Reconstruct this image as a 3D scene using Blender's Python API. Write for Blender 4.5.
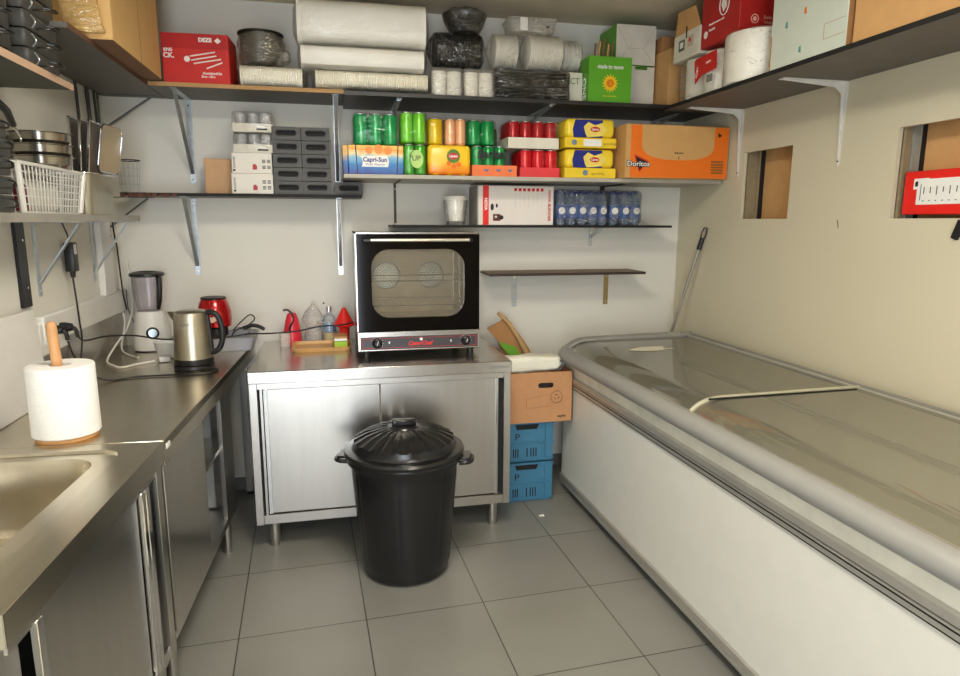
import bpy, bmesh, math, random
from mathutils import Vector, Matrix, noise
for o in list(bpy.data.objects): bpy.data.objects.remove(o)
S = bpy.context.scene; C = S.collection
PI = math.pi; R = math.radians
random.seed(7)

# ------------------------------------------------------------------ camera
yaw, pitch, roll, fpx = .2168, .1774, .0033, 655.8
F = Vector((math.sin(yaw)*math.cos(pitch), math.cos(yaw)*math.cos(pitch), -math.sin(pitch)))
r0 = Vector((math.cos(yaw), -math.sin(yaw), 0)); u0 = r0.cross(F)
rv = r0*math.cos(roll)+u0*math.sin(roll); uv = -r0*math.sin(roll)+u0*math.cos(roll)
cam = bpy.data.cameras.new('camera'); co = bpy.data.objects.new('camera', cam); C.objects.link(co)
co.matrix_world = Matrix(((rv.x, uv.x, -F.x, 0), (rv.y, uv.y, -F.y, 0), (rv.z, uv.z, -F.z, 1.5046), (0, 0, 0, 1)))
cam.sensor_width = 36; cam.lens = fpx*36/960; cam.clip_start = .02
S.camera = co
# ------------------------------------------------------------------ world, light, exposure
W = bpy.data.worlds.new('world'); S.world = W; W.use_nodes = True
W.node_tree.nodes['Background'].inputs[0].default_value = (.75, .87, 1, 1)
W.node_tree.nodes['Background'].inputs[1].default_value = 2.2
vs = S.view_settings; vs.view_transform = 'Standard'; vs.look = 'None'; vs.gamma = 1; vs.use_curve_mapping = False
vs.exposure = 0.80
PANEL_POWER = 20.0
def area(name, loc, rot, sx, sy, power, col):
    l = bpy.data.lights.new(name, 'AREA'); l.shape = 'RECTANGLE'; l.size = sx; l.size_y = sy; l.energy = power; l.color = col
    o = bpy.data.objects.new(name, l); C.objects.link(o); o.location = loc; o.rotation_euler = rot; return o
# daylight through the doorway behind the camera
area('daylight', (-.28, -1.62, 1.15), (R(90), 0, 0), 1.0, 2.1, 30, (.92, .96, 1))

# ------------------------------------------------------------------ materials
def srgb(c):
    if isinstance(c, str): c = [int(c[i:i+2], 16)/255 for i in (0, 2, 4)]
    return tuple(x/12.92 if x <= .04045 else ((x+.055)/1.055)**2.4 for x in c)
_m = {}
def mat(name, col, rough=.5, metal=0, var=.08, scale=12, bump=0, bscale=60, stretch=None, coat=0, spec=.5, emit=0, ior=1.5):
    if name in _m: return _m[name]
    m = bpy.data.materials.new(name); m.use_nodes = True; nt = m.node_tree; N = nt.nodes; L = nt.links
    b = N['Principled BSDF']; c = srgb(col)
    b.inputs['Roughness'].default_value = rough; b.inputs['Metallic'].default_value = metal
    b.inputs['Specular IOR Level'].default_value = spec; b.inputs['Coat Weight'].default_value = coat
    tc = N.new('ShaderNodeTexCoord'); mp = N.new('ShaderNodeMapping'); L.new(tc.outputs['Object'], mp.inputs[0])
    if stretch: mp.inputs['Scale'].default_value = stretch
    n = N.new('ShaderNodeTexNoise'); n.inputs['Scale'].default_value = scale; n.inputs['Detail'].default_value = 4
    L.new(mp.outputs[0], n.inputs[0])
    r = N.new('ShaderNodeValToRGB'); L.new(n.outputs[0], r.inputs[0])
    r.color_ramp.elements[0].position = .3; r.color_ramp.elements[1].position = .7
    r.color_ramp.elements[0].color = (*[x*(1-var) for x in c], 1); r.color_ramp.elements[1].color = (*[min(1, x*(1+var)) for x in c], 1)
    L.new(r.outputs[0], b.inputs['Base Color'])
    if emit:
        b.inputs['Emission Strength'].default_value = emit; b.inputs['Emission Color'].default_value = (*c, 1)
    if bump:
        n2 = N.new('ShaderNodeTexNoise'); n2.inputs['Scale'].default_value = bscale; n2.inputs['Detail'].default_value = 3
        L.new(mp.outputs[0], n2.inputs[0]); bp = N.new('ShaderNodeBump'); bp.inputs['Strength'].default_value = bump
        bp.inputs['Distance'].default_value = .004
        L.new(n2.outputs[0], bp.inputs['Height']); L.new(bp.outputs[0], b.inputs['Normal'])
    _m[name] = m; return m
def film(name, tint='ffffff', gloss=.35, milk=.1, rough=.10, scale=14, bump=.9, trans='ffffff', fres=.6, crease_glint=.45):
    """thin clear plastic: see-through, glossy, crease whitening that doubles as painted highlight streaks"""
    if name in _m: return _m[name]
    m = bpy.data.materials.new(name); m.use_nodes = True; nt = m.node_tree; N = nt.nodes; L = nt.links; N.clear()
    out = N.new('ShaderNodeOutputMaterial'); t = N.new('ShaderNodeBsdfTransparent'); g = N.new('ShaderNodeBsdfGlossy'); d = N.new('ShaderNodeBsdfDiffuse')
    t.inputs[0].default_value = (*srgb(trans), 1); d.inputs[0].default_value = (*srgb(tint), 1); g.inputs['Roughness'].default_value = rough
    def mth(op, a_, b_=None, c_=None, clamp=False):
        n_ = N.new('ShaderNodeMath'); n_.operation = op; n_.use_clamp = clamp
        for i_, v_ in enumerate((a_, b_, c_)):
            if v_ is None: continue
            if isinstance(v_, (int, float)): n_.inputs[i_].default_value = v_
            else: L.new(v_, n_.inputs[i_])
        return n_.outputs[0]
    fr = N.new('ShaderNodeFresnel'); fr.inputs[0].default_value = 1.45
    mk = milk
    if bump:
        tc = N.new('ShaderNodeTexCoord'); n = N.new('ShaderNodeTexNoise'); n.inputs['Scale'].default_value = scale; n.inputs['Detail'].default_value = 1.5; n.inputs['Distortion'].default_value = 2.2
        mp = N.new('ShaderNodeMapping'); mp.inputs['Rotation'].default_value = (.3, R(38), .4); mp.inputs['Scale'].default_value = (.55, 1.4, 2.2); L.new(tc.outputs['Object'], mp.inputs[0])
        L.new(mp.outputs[0], n.inputs[0])
        n9 = N.new('ShaderNodeTexNoise'); n9.inputs['Scale'].default_value = scale*.7; L.new(tc.outputs['Object'], n9.inputs[0])
        rid = mth('POWER', mth('SUBTRACT', 1, mth('ABSOLUTE', mth('MULTIPLY_ADD', n.outputs[0], 4, -2)), clamp=True), 12)
        rid = mth('MULTIPLY', rid, mth('MULTIPLY_ADD', n9.outputs[0], 7, -3.4, True))
        bp = N.new('ShaderNodeBump'); bp.inputs['Strength'].default_value = bump; bp.inputs['Distance'].default_value = .02
        L.new(n.outputs[0], bp.inputs['Height'])
        L.new(bp.outputs[0], g.inputs['Normal']); L.new(bp.outputs[0], fr.inputs['Normal'])
        mk = mth('MULTIPLY_ADD', rid, crease_glint, milk, True)  # white streaks along creases also paint in glints of the lamps
    a = mth('MULTIPLY_ADD', fr.outputs[0], fres, gloss*.04, True)
    m1 = N.new('ShaderNodeMixShader'); L.new(t.outputs[0], m1.inputs[1]); L.new(d.outputs[0], m1.inputs[2])
    if isinstance(mk, float): m1.inputs[0].default_value = mk
    else: L.new(mk, m1.inputs[0])
    m2 = N.new('ShaderNodeMixShader'); L.new(a, m2.inputs[0]); L.new(m1.outputs[0], m2.inputs[1]); L.new(g.outputs[0], m2.inputs[2])
    L.new(m2.outputs[0], out.inputs[0]); _m[name] = m; return m
def ramp_mat(name, axis, stops, lo, hi, rough=.4):
    """printed colour bands along one axis of the object"""
    m = bpy.data.materials.new(name); m.use_nodes = True; nt = m.node_tree; N = nt.nodes; L = nt.links; b = N['Principled BSDF']
    b.inputs['Roughness'].default_value = rough
    tc = N.new('ShaderNodeTexCoord'); sp = N.new('ShaderNodeSeparateXYZ'); L.new(tc.outputs['Object'], sp.inputs[0])
    n = N.new('ShaderNodeTexNoise'); n.inputs['Scale'].default_value = 22; L.new(tc.outputs['Object'], n.inputs[0])
    mr = N.new('ShaderNodeMapRange'); mr.inputs['From Min'].default_value = lo; mr.inputs['From Max'].default_value = hi
    L.new(sp.outputs[axis], mr.inputs['Value'])
    ad = N.new('ShaderNodeMath'); ad.operation = 'MULTIPLY_ADD'; ad.inputs[1].default_value = .35; L.new(n.outputs[0], ad.inputs[0])
    sb = N.new('ShaderNodeMath'); sb.operation = 'SUBTRACT'; sb.inputs[1].default_value = .17; L.new(mr.outputs[0], sb.inputs[0]); L.new(sb.outputs[0], ad.inputs[2])
    r = N.new('ShaderNodeValToRGB'); L.new(ad.outputs[0], r.inputs[0])
    e = r.color_ramp.elements
    while len(e) < len(stops): e.new(.5)
    for i, (p, c) in enumerate(stops): e[i].position = p; e[i].color = (*srgb(c), 1)
    L.new(r.outputs[0], b.inputs['Base Color']); return m
STEEL = mat('brushed_steel', (.80, .785, .76), .24, 1, .03, 3, .03, 60, stretch=(1, 9, 9))
STEELV = mat('brushed_steel_upright', (.80, .785, .76), .29, 1, .03, 3, .025, 60, stretch=(9, 9, 1))
STEELTOP = mat('worktop_steel', (.80, .77, .70), .27, 1, .05, 5, .06, 50, stretch=(6, 1, 1))
CHROME = mat('polished_steel', (.88, .88, .88), .12, 1, .03)
GALV = mat('galvanised_steel', (.74, .77, .79), .34, .85, .12, 30)
ALU = mat('aluminium_trim', (.74, .73, .70), .36, .6, .04)
WALL = mat('wall_paint', (.875, .865, .83), .65, 0, .03, 1.4, .05, 140)
WALLR = mat('wall_paint_cream', (.815, .785, .685), .62, 0, .03, 1.2, .05, 140)
CEIL = mat('ceiling_board', (.86, .81, .71), .8, 0, .07, 2.0)
WHITEP = mat('white_plastic', (.89, .885, .87), .35, 0, .03)
FREEZW = mat('freezer_enamel', (.86, .855, .82), .32, 0, .02)
GREYP = mat('grey_plastic', (.58, .575, .555), .42, 0, .03)
GREYD = mat('mid_grey_plastic', (.45, .45, .45), .5, 0, .05)
BLACKP = mat('black_plastic', (.085, .085, .09), .38, 0, .15)
BLACKM = mat('black_matt', (.05, .05, .05), .7, 0, .2)
BINBL = mat('bin_black', (.10, .10, .105), .25, 0, .1, 20, .08, 200)
CARTON = mat('cardboard', (.80, .62, .40), .8, 0, .05, 18, .06, 90)
CARTOND = mat('cardboard_brown', (.66, .48, .30), .85, 0, .06, 18)
SHELFBL = mat('black_laminate', (.14, .135, .13), .45, 0, .12, 9)
SHELFGR = mat('grey_laminate', (.40, .38, .36), .55, 0, .1, 9)
SHELFLT = mat('pale_laminate', (.70, .68, .63), .5, 0, .06, 9)
WOODEDGE = mat('raw_wood_edge', (.72, .56, .36), .7, 0, .12, 40, stretch=(1, 8, 8))
WOOD = mat('pale_wood', (.80, .60, .38), .5, 0, .12, 9, .05, 60, stretch=(1, 10, 10))
BAMBOO = mat('bamboo', (.84, .66, .42), .4, 0, .1, 14, stretch=(1, 10, 10))
WHITE = mat('print_white', (.93, .93, .91), .5, 0, .02)
PAPER = mat('paper_white', (.92, .91, .89), .9, 0, .03, 30, .35, 120)
REDP = mat('print_red', (.78, .10, .10), .45, 0, .05)
REDB = mat('box_red', (.80, .16, .14), .55, 0, .06)
REDBR = mat('bright_red', (.90, .13, .10), .4, 0, .05)
BLACKPR = mat('print_black', (.07, .07, .07), .5, 0, .1)
FILM = film('clear_film', 'fdfaf2', .3, .02, bump=.35, fres=.45, crease_glint=.6); TFILM = film('tight_film', 'ffffff', .2, .0, .08, 9, .5, crease_glint=.12, fres=.35); FILMM = film('milky_film', 'fdfaf2', .5, .16, bump=.5, fres=.5); GLASS = film('clear_glass', 'ffffff', .25, .05, .03, 3, 0)
CABLE = mat('black_cable', (.06, .06, .06), .45)
CABLEW = mat('white_cable', (.88, .87, .84), .45)

# ------------------------------------------------------------------ mesh builder
class MB:
    def __init__(s): s.bm = bmesh.new()
    def _merge(s, b, mi=0, M=None):
        if M is not None: bmesh.ops.transform(b, matrix=M, verts=b.verts)
        for f in b.faces: f.material_index = mi
        me = bpy.data.meshes.new('t'); b.to_mesh(me); b.free(); s.bm.from_mesh(me); bpy.data.meshes.remove(me); return s
    def box(s, x0, x1, y0, y1, z0, z1, bev=.0, mi=0, M=None, seg=1):
        b = bmesh.new(); bmesh.ops.create_cube(b, size=1)
        for v in b.verts: v.co = Vector(((x0+x1)/2+v.co.x*(x1-x0), (y0+y1)/2+v.co.y*(y1-y0), (z0+z1)/2+v.co.z*(z1-z0)))
        if bev: bmesh.ops.bevel(b, geom=b.edges[:], offset=min(bev, .45*min(abs(x1-x0), abs(y1-y0), abs(z1-z0))), segments=seg, affect='EDGES', profile=.5)
        return s._merge(b, mi, M)
    def lathe(s, prof, c=(0, 0, 0), seg=32, mi=0, M=None, rib=None):
        """prof: list of (r, z); rib(angle, r, z)->r scale"""
        b = bmesh.new(); rings = []
        for r, z in prof:
            if r <= 1e-6: rings.append([b.verts.new((c[0], c[1], c[2]+z))])
            else:
                ring = []
                for i in range(seg):
                    a = 2*PI*i/seg; rr = r*(rib(a, r, z) if rib else 1)
                    ring.append(b.verts.new((c[0]+rr*math.cos(a), c[1]+rr*math.sin(a), c[2]+z)))
                rings.append(ring)
        for A, B in zip(rings, rings[1:]):
            for i in range(seg):
                j = (i+1) % seg
                if len(A) == 1 and len(B) > 1: b.faces.new((A[0], B[j], B[i]))
                elif len(B) == 1 and len(A) > 1: b.faces.new((A[i], A[j], B[0]))
                elif len(A) > 1: b.faces.new((A[i], A[j], B[j], B[i]))
        bmesh.ops.recalc_face_normals(b, faces=b.faces)
        return s._merge(b, mi, M)
    def cyl(s, c, r, z0, z1, seg=24, mi=0, r2=None, M=None):
        r2 = r if r2 is None else r2
        return s.lathe([(0, z0), (r, z0), (r2, z1), (0, z1)], c, seg, mi, M)
    def tube(s, pts, r, seg=8, mi=0, closed=False, cap=True):
        pts = [Vector(p) for p in pts]; b = bmesh.new(); rings = []; n = len(pts); up = None
        for i, p in enumerate(pts):
            if closed: d = pts[(i+1) % n]-pts[i-1]
            else: d = pts[min(i+1, n-1)]-pts[max(i-1, 0)]
            d.normalize()
            if up is None: up = d.orthogonal().normalized()
            up = (up-d*up.dot(d)).normalized() if (up-d*up.dot(d)).length > 1e-6 else d.orthogonal().normalized()
            w = d.cross(up); rr = r[i] if isinstance(r, (list, tuple)) else r
            rings.append([b.verts.new(p+(up*math.cos(2*PI*k/seg)+w*math.sin(2*PI*k/seg))*rr) for k in range(seg)])
        m = n if closed else n-1
        for i in range(m):
            A, B = rings[i], rings[(i+1) % n]
            for k in range(seg): b.faces.new((A[k], A[(k+1) % seg], B[(k+1) % seg], B[k]))
        if cap and not closed: b.faces.new(rings[0][::-1]); b.faces.new(rings[-1])
        bmesh.ops.recalc_face_normals(b, faces=b.faces)
        return s._merge(b, mi)
    def prism(s, poly, axis, a, b_, mi=0, M=None, bev=0):
        """poly of 2-D points in the two other axes (in order), extruded along axis from a to b_"""
        b = bmesh.new()
        def P(p, t): return {'x': (t, p[0], p[1]), 'y': (p[0], t, p[1]), 'z': (p[0], p[1], t)}[axis]
        A = [b.verts.new(P(p, a)) for p in poly]; B = [b.verts.new(P(p, b_)) for p in poly]
        n = len(poly); b.faces.new(A); b.faces.new(B[::-1])
        for i in range(n): b.faces.new((A[i], B[i], B[(i+1) % n], A[(i+1) % n]))
        bmesh.ops.recalc_face_normals(b, faces=b.faces)
        if bev: bmesh.ops.bevel(b, geom=b.edges[:], offset=bev, segments=1, affect='EDGES')
        return s._merge(b, mi, M)
    def loft(s, rings, cap=True, mi=0, M=None):
        b = bmesh.new(); V = [[b.verts.new(p) for p in r] for r in rings]; n = len(V[0])
        for A, B in zip(V, V[1:]):
            for i in range(n): b.faces.new((A[i], A[(i+1) % n], B[(i+1) % n], B[i]))
        if cap: b.faces.new(V[0][::-1]); b.faces.new(V[-1])
        bmesh.ops.recalc_face_normals(b, faces=b.faces)
        return s._merge(b, mi, M)
    def crumple(s, amp, freq, cuts=0, seed=0, keep=None):
        b = s.bm
        if cuts: bmesh.ops.subdivide_edges(b, edges=b.edges[:], cuts=cuts, use_grid_fill=True)
        for v in b.verts:
            n = noise.noise_vector(v.co*freq+Vector((seed, seed*2, seed*3)))
            if keep is None or not keep(v.co): v.co += n*amp
        return s
    def build(s, name, mats, parent=None, smooth=True):
        me = bpy.data.meshes.new(name); s.bm.to_mesh(me); s.bm.free()
        for m in (mats if isinstance(mats, (list, tuple)) else [mats]): me.materials.append(m)
        if smooth: me.shade_smooth(); me.set_sharp_from_angle(angle=R(38))
        o = bpy.data.objects.new(name, me); C.objects.link(o)
        if parent: o.parent = parent
        return o
def tag(o, label=None, cat=None, group=None, kind=None):
    if label: o['label'] = label
    if cat: o['category'] = cat
    if group: o['group'] = group
    if kind: o['kind'] = kind
    return o
def thing(name, label, cat, loc=(0, 0, 0), rz=0, group=None):
    o = bpy.data.objects.new(name, None); C.objects.link(o); o.empty_display_size = .05
    o.location = loc; o.rotation_euler = (0, 0, rz); return tag(o, label, cat, group)
def struct(name, mb, m, parent=None):
    o = mb.build(name, m, parent)
    if not parent: o['kind'] = 'structure'
    return o
def copy_thing(root, label=None, loc=None, rz=None):
    r = root.copy(); C.objects.link(r)
    if label: r['label'] = label
    if loc: r.location = loc
    if rz is not None: r.rotation_euler = (0, 0, rz)
    for ch in list(root.children):
        c = ch.copy(); C.objects.link(c); c.parent = r
        for g in list(ch.children):
            d = g.copy(); C.objects.link(d); d.parent = c
    return r
FRONT = Matrix(((1, 0, 0), (0, 0, -1), (0, 1, 0)))            # text plane -> faces -Y
LEFTF = Matrix(((0, 0, -1), (-1, 0, 0), (0, 1, 0)))           # text plane -> faces -X
def text(body, size, pos, m, parent, name='lettering', face=FRONT, width=None, spin=0, shear=0, depth=.0006, bold=0, align='CENTER'):
    cu = bpy.data.curves.new('t', 'FONT'); cu.body = body; cu.size = size; cu.align_x = align; cu.align_y = 'CENTER'
    cu.extrude = depth; cu.shear = shear; cu.offset = bold; cu.resolution_u = 3
    t = bpy.data.objects.new('t', cu); C.objects.link(t); bpy.context.view_layer.update()
    me = bpy.data.meshes.new_from_object(t.evaluated_get(bpy.context.evaluated_depsgraph_get()))
    bpy.data.objects.remove(t); bpy.data.curves.remove(cu)
    if width:
        xs = [v.co.x for v in me.vertices]; k = width/(max(xs)-min(xs))
        for v in me.vertices: v.co.x *= k
    me.transform(Matrix.Translation(pos) @ face.to_4x4() @ Matrix.Rotation(spin, 4, 'Z'))
    me.materials.clear(); me.materials.append(m); me.name = name
    o = bpy.data.objects.new(name, me); C.objects.link(o); o.parent = parent; return o
def rr(w, h, r, n=5, cx=0, cy=0):
    """rounded rectangle outline"""
    out = []
    for (sx, sy, a0) in ((1, 1, 0), (-1, 1, 90), (-1, -1, 180), (1, -1, 270)):
        for k in range(n+1):
            a = R(a0+90*k/n); out.append((cx+sx*(w/2-r)+r*math.cos(a), cy+sy*(h/2-r)+r*math.sin(a)))
    return out
def bez(pts, n=8):
    """smooth curve through points"""
    P = [Vector(p) for p in pts]; P = [2*P[0]-P[1]]+P+[2*P[-1]-P[-2]]; out = []
    for i in range(1, len(P)-2):
        for k in range(n):
            t = k/n; a, b, c, d = P[i-1:i+3]
            out.append(.5*((2*b)+(c-a)*t+(2*a-5*b+4*c-d)*t*t+(-a+3*b-3*c+d)*t**3))
    out.append(P[-2]); return out

# ================================================================== SETTING
XL, XR, YB, ZC, YN = -1.10, 2.06, 3.72, 2.59, -1.7
# floor: grey porcelain tiles with thin dark joints
fm = bpy.data.materials.new('floor_tile'); fm.use_nodes = True; nt = fm.node_tree; N = nt.nodes; L = nt.links; b = N['Principled BSDF']
tc = N.new('ShaderNodeTexCoord'); mp = N.new('ShaderNodeMapping'); mp.vector_type = 'TEXTURE'
mp.inputs['Location'].default_value = (-.391, 2.297, 0); mp.inputs['Rotation'].default_value = (0, 0, .0447)
L.new(tc.outputs['Object'], mp.inputs[0])
br = N.new('ShaderNodeTexBrick'); br.offset = 0; br.inputs['Scale'].default_value = 1; br.inputs['Brick Width'].default_value = .4614; br.inputs['Row Height'].default_value = .4614
br.inputs['Mortar Size'].default_value = .0022; br.inputs['Mortar Smooth'].default_value = .1; br.inputs['Bias'].default_value = 0
br.inputs['Color1'].default_value = (*srgb((.49, .485, .46)), 1); br.inputs['Color2'].default_value = (*srgb((.51, .505, .475)), 1); br.inputs['Mortar'].default_value = (*srgb((.22, .21, .19)), 1)
L.new(mp.outputs[0], br.inputs['Vector'])
n1 = N.new('ShaderNodeTexNoise'); n1.inputs['Scale'].default_value = 260; n1.inputs['Detail'].default_value = 2; L.new(tc.outputs['Object'], n1.inputs[0])
mx = N.new('ShaderNodeMixRGB'); mx.blend_type = 'OVERLAY'; mx.inputs[0].default_value = .16; L.new(br.outputs[0], mx.inputs[1]); L.new(n1.outputs['Fac'], mx.inputs[2])
n3 = N.new('ShaderNodeTexNoise'); n3.inputs['Scale'].default_value = 2.2; L.new(tc.outputs['Object'], n3.inputs[0])
mx2 = N.new('ShaderNodeMixRGB'); mx2.blend_type = 'OVERLAY'; mx2.inputs[0].default_value = .2; L.new(mx.outputs[0], mx2.inputs[1]); L.new(n3.outputs['Fac'], mx2.inputs[2])
L.new(mx2.outputs[0], b.inputs['Base Color']); b.inputs['Roughness'].default_value = .38
bp = N.new('ShaderNodeBump'); bp.inputs['Strength'].default_value = .5; bp.inputs['Distance'].default_value = .002; bp.invert = True
L.new(br.outputs['Fac'], bp.inputs['Height']); L.new(bp.outputs[0], b.inputs['Normal'])
struct('floor', MB().box(XL-.1, XR+.25, YN-.1, YB+.1, -.08, 0), fm)
struct('ceiling', MB().box(XL-.1, XR+.25, YN-.1, YB+.1, ZC, ZC+.08), CEIL)
struct('wall_back', MB().box(XL-.1, XR+.25, YB, YB+.1, 0, ZC), WALL)
struct('wall_left', MB().box(XL-.1, XL, YN, YB, 0, ZC), WALL)
# unseen near wall with the doorway; brown put in to darken steel reflections
struct('wall_near', MB().box(XL, -.8, YN-.1, YN, 0, ZC).box(.25, XR+.2, YN-.1, YN, 0, ZC).box(-.8, .25, YN-.1, YN, 2.2, ZC), mat('near_wall_brown', (.50, .42, .33), .5, 0, .15, 6, stretch=(6, 1, 1)))
# right wall with two square openings cut through its board
ys = [YN, 1.70, 2.137, 2.722, 3.09, YB]; zs = [0, 1.517, 1.848, ZC]
w = MB()
for i in range(5):
    for k in range(3):
        if k == 1 and i in (1, 3): continue
        w.box(XR, XR+.018, ys[i], ys[i+1], zs[k], zs[k+1])
bmesh.ops.remove_doubles(w.bm, verts=w.bm.verts, dist=1e-5)
struct('wall_right', w, WALLR)
struct('wall_right_backing', MB().box(XR+.112, XR+.13, YN, YB, 0, ZC), CARTON)
STUD = mat('stud_metal', (.66, .70, .68), .45, .5, .1, 30)
REV = mat('reveal_board', (.55, .49, .38), .8, 0, .15, 12)
t = thing('wall_stud', 'pale metal stud inside the left square wall opening, beside its dark gap', 'stud', (XR+.02, 3.075, 0))
MB().box(0, .055, 0, .012, 1.45, 1.9).box(.047, .055, -.018, 0, 1.45, 1.9).build('channel', REV, t)
MB().cyl((0, 0, 0), .006, 0, .002, 10, M=Matrix.Translation((.028, -.001, 1.76)) @ Matrix.Rotation(R(90), 4, 'X')).build('screw', GALV, t)
MB().cyl((0, 0, 0), .006, 0, .002, 10, M=Matrix.Translation((.02, -.001, 1.56)) @ Matrix.Rotation(R(90), 4, 'X')).build('screw', GALV, t)
MB().box(.057, .090, -.004, .010, 1.45, 1.9).build('gap_shade', BLACKM, t)  # black strip paints the shade of the gap beside the stud
t = thing('wall_stud', 'ridged metal stud inside the right wall opening above the red box', 'stud', (XR+.02, 2.125, 0))
MB().box(0, .03, 0, .010, 1.45, 1.9).build('reveal', REV, t)
m = MB()
for k in range(4): m.box(.032+k*.009, .039+k*.009, -.006, .010, 1.45, 1.9)
m.build('channel', STUD, t)
MB().box(.07, .090, -.004, .010, 1.45, 1.9).build('gap_shade', BLACKM, t)  # black strip in place of the shaded gap behind the ridges
struct('baseboard_back', MB().box(XL, XR, YB-.012, YB, 0, .07, .002), mat('baseboard_tile', (.46, .46, .45), .4))
# ceiling light fittings (out of the picture, above and behind the camera)
LAMP = mat('lamp_diffuser', (1.0, .97, .91), .5, 0, .0, emit=PANEL_POWER)
def ceiling_light(x, y, label):
    t = thing('ceiling_light', label, 'light', (x, y, ZC-.05), 0, 'square ceiling lights')
    MB().box(-.31, .31, -.31, .31, .03, .05, .004).box(-.31, -.29, -.31, .31, 0, .03).box(.29, .31, -.31, .31, 0, .03).box(-.29, .29, -.31, -.29, 0, .03).box(-.29, .29, .29, .31, 0, .03).build('frame', WHITEP, t)
    MB().box(-.29, .29, -.29, .29, .006, .016).build('diffuser', LAMP, t)
ceiling_light(.25, 1.55, 'square white ceiling light nearest the back wall')
ceiling_light(.75, -.3, 'square white ceiling light over the doorway end')

# ================================================================== SHELVES AND BRACKETS
def shelf(label, x0, x1, y0, y1, z0, z1, m, em, front='y', name='shelf_board'):
    t = thing(name, label, 'shelf', ((x0+x1)/2, (y0+y1)/2, z0)); hx, hy, h = (x1-x0)/2, (y1-y0)/2, z1-z0
    e = .0015
    if front == 'y':
        MB().box(-hx, hx, -hy+e, hy, 0, h).build('board', m, t); MB().box(-hx, hx, -hy, -hy+e, 0, h).build('front_edge', em, t)
    else:
        MB().box(-hx+e, hx, -hy, hy, 0, h).build('board', m, t); MB().box(-hx, -hx+e, -hy, hy, 0, h).build('front_edge', em, t)
    return t
shelf('grey board of the topmost back shelf at the left, pale wooden front edge', -.80, .068, 3.37, YB, 2.102, 2.12, SHELFGR, WOODEDGE)
shelf('long black board of the topmost back shelf, under the wrapped packs', .07, 2.055, 3.295, YB, 2.085, 2.103, SHELFBL, SHELFBL)
t = thing('shelf_board', 'dark board high in the left corner carrying the big brown carton', 'shelf', (-.95, 3.0, 2.102))
MB().box(-.145, .145, -.55, .715, 0, .018).build('board', SHELFGR, t)
MB().box(.145, .147, -.55, .36, 0, .018).build('front_edge', mat('brown_edge', (.42, .30, .22), .7), t)
shelf('dark board along the top of the right wall carrying rolls and boxes', 1.685, 2.058, .9, 3.258, 2.066, 2.083, SHELFGR, BLACKM, 'x')
shelf('pale board of the drinks shelf on the back wall', .055, 2.057, 3.28, YB, 1.704, 1.722, SHELFLT, SHELFLT)
t = shelf('dark thin board below the drinks shelf, holding box and water bottles', .295, 1.872, 3.45, YB, 1.467, 1.480, SHELFGR, BLACKM)
t = shelf('empty short brown board lowest on the back wall right of the oven', .82, 1.735, 3.47, YB, 1.205, 1.219, mat('brown_board', (.50, .42, .34), .6), mat('dark_brown_edge', (.20, .14, .11), .6))
t = shelf('dark board on the left of the back wall under the grey slotted boxes', -.98, .146, 3.455, YB, 1.615, 1.630, SHELFGR, BLACKM)
m = MB()
for i in range(9):
    x = -.56+i*.028+random.uniform(-.006, .006); m.box(x+.2*0, x+.022, -.137, -.131, random.uniform(-.006, 0), .012, .001)
m.build('chipped_edge', mat('torn_edge', (.40, .25, .20), .9, 0, .4, 60), t)
t = shelf('grey steel board on the left wall holding basket and steel tubs', -1.095, -.893, 1.55, 3.42, 1.495, 1.522, SHELFLT, mat('shelf_edge_steel', (.66, .64, .60), .4, .3), 'x')
t.name = 'shelf_board'
# turn so that the front edge faces +x
t.rotation_euler = (0, 0, PI)
t = thing('shelf_board', 'board at top left of the left wall with pale front edge', 'shelf', (-.965, 2.0, 1.93))
MB().box(-.13, .128, -.6, .55, 0, .018).build('board', mat('green_grey_board', (.33, .34, .30), .6), t); MB().box(.128, .13, -.6, .55, -.004, .018).build('front_edge', mat('pink_wood_edge', (.74, .62, .52), .7), t)

def bracket(label, loc, rz, arm, drop, m, brace=True, w=.028, name='shelf_bracket', kind='diag'):
    """wall face is local y=0, arm points to -y; top of the arm at z=0"""
    t = thing(name, label, 'bracket', loc, rz)
    MB().box(-w/2, w/2, -.004, 0, -drop, 0, .001).build('wall_plate', m, t)
    MB().box(-w/2, w/2, -arm, 0, -.004, 0, .001).build('arm', m, t)
    if brace:
        a = Vector((0, -.006, -drop+.05)); c = Vector((0, -arm+.03, -.007)); d = (c-a).normalized(); u = Vector((1, 0, 0)); v = d.cross(u)
        q = MB(); rings = []
        for p in (a, c):
            rings.append([p+u*(w*.32)-v*.003, p+u*(w*.32)+v*.003, p-u*(w*.32)+v*.003, p-u*(w*.32)-v*.003])
        q.loft(rings).build('brace', m, t)
    for z in (-.03, -drop+.02): MB().cyl((0, 0, 0), .005, 0, .002, 10, M=Matrix.Translation((0, -.006+.002, z)) @ Matrix.Rotation(R(90), 4, 'X')).build('screw', CHROME, t)
    return t
BG = GALV; DKM2 = mat('dull_steel', (.42, .43, .43), .45, .7, .1, 20)
bracket('long galvanised bracket under the top back shelf above the brown paper bag', (-.70, YB, 2.102), 0, .33, .415, BG)
bracket('long galvanised bracket rising between the grey slotted boxes and the drinks', (.03, YB, 2.102), 0, .33, .44, BG)
bracket('galvanised bracket under the left low shelf, above the kettle', (-.71, YB, 1.615), 0, .25, .40, BG)
bracket('galvanised bracket under the left low shelf, just left of the oven', (.03, YB, 1.615), 0, .25, .41, BG)
bracket('grey bracket under the black shelf above the green can packs', (.33, YB, 2.085), 0, .40, .085, BG)
bracket('grey bracket under the black shelf above the red can trays', (1.10, YB, 2.085), 0, .42, .085, BG)
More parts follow.
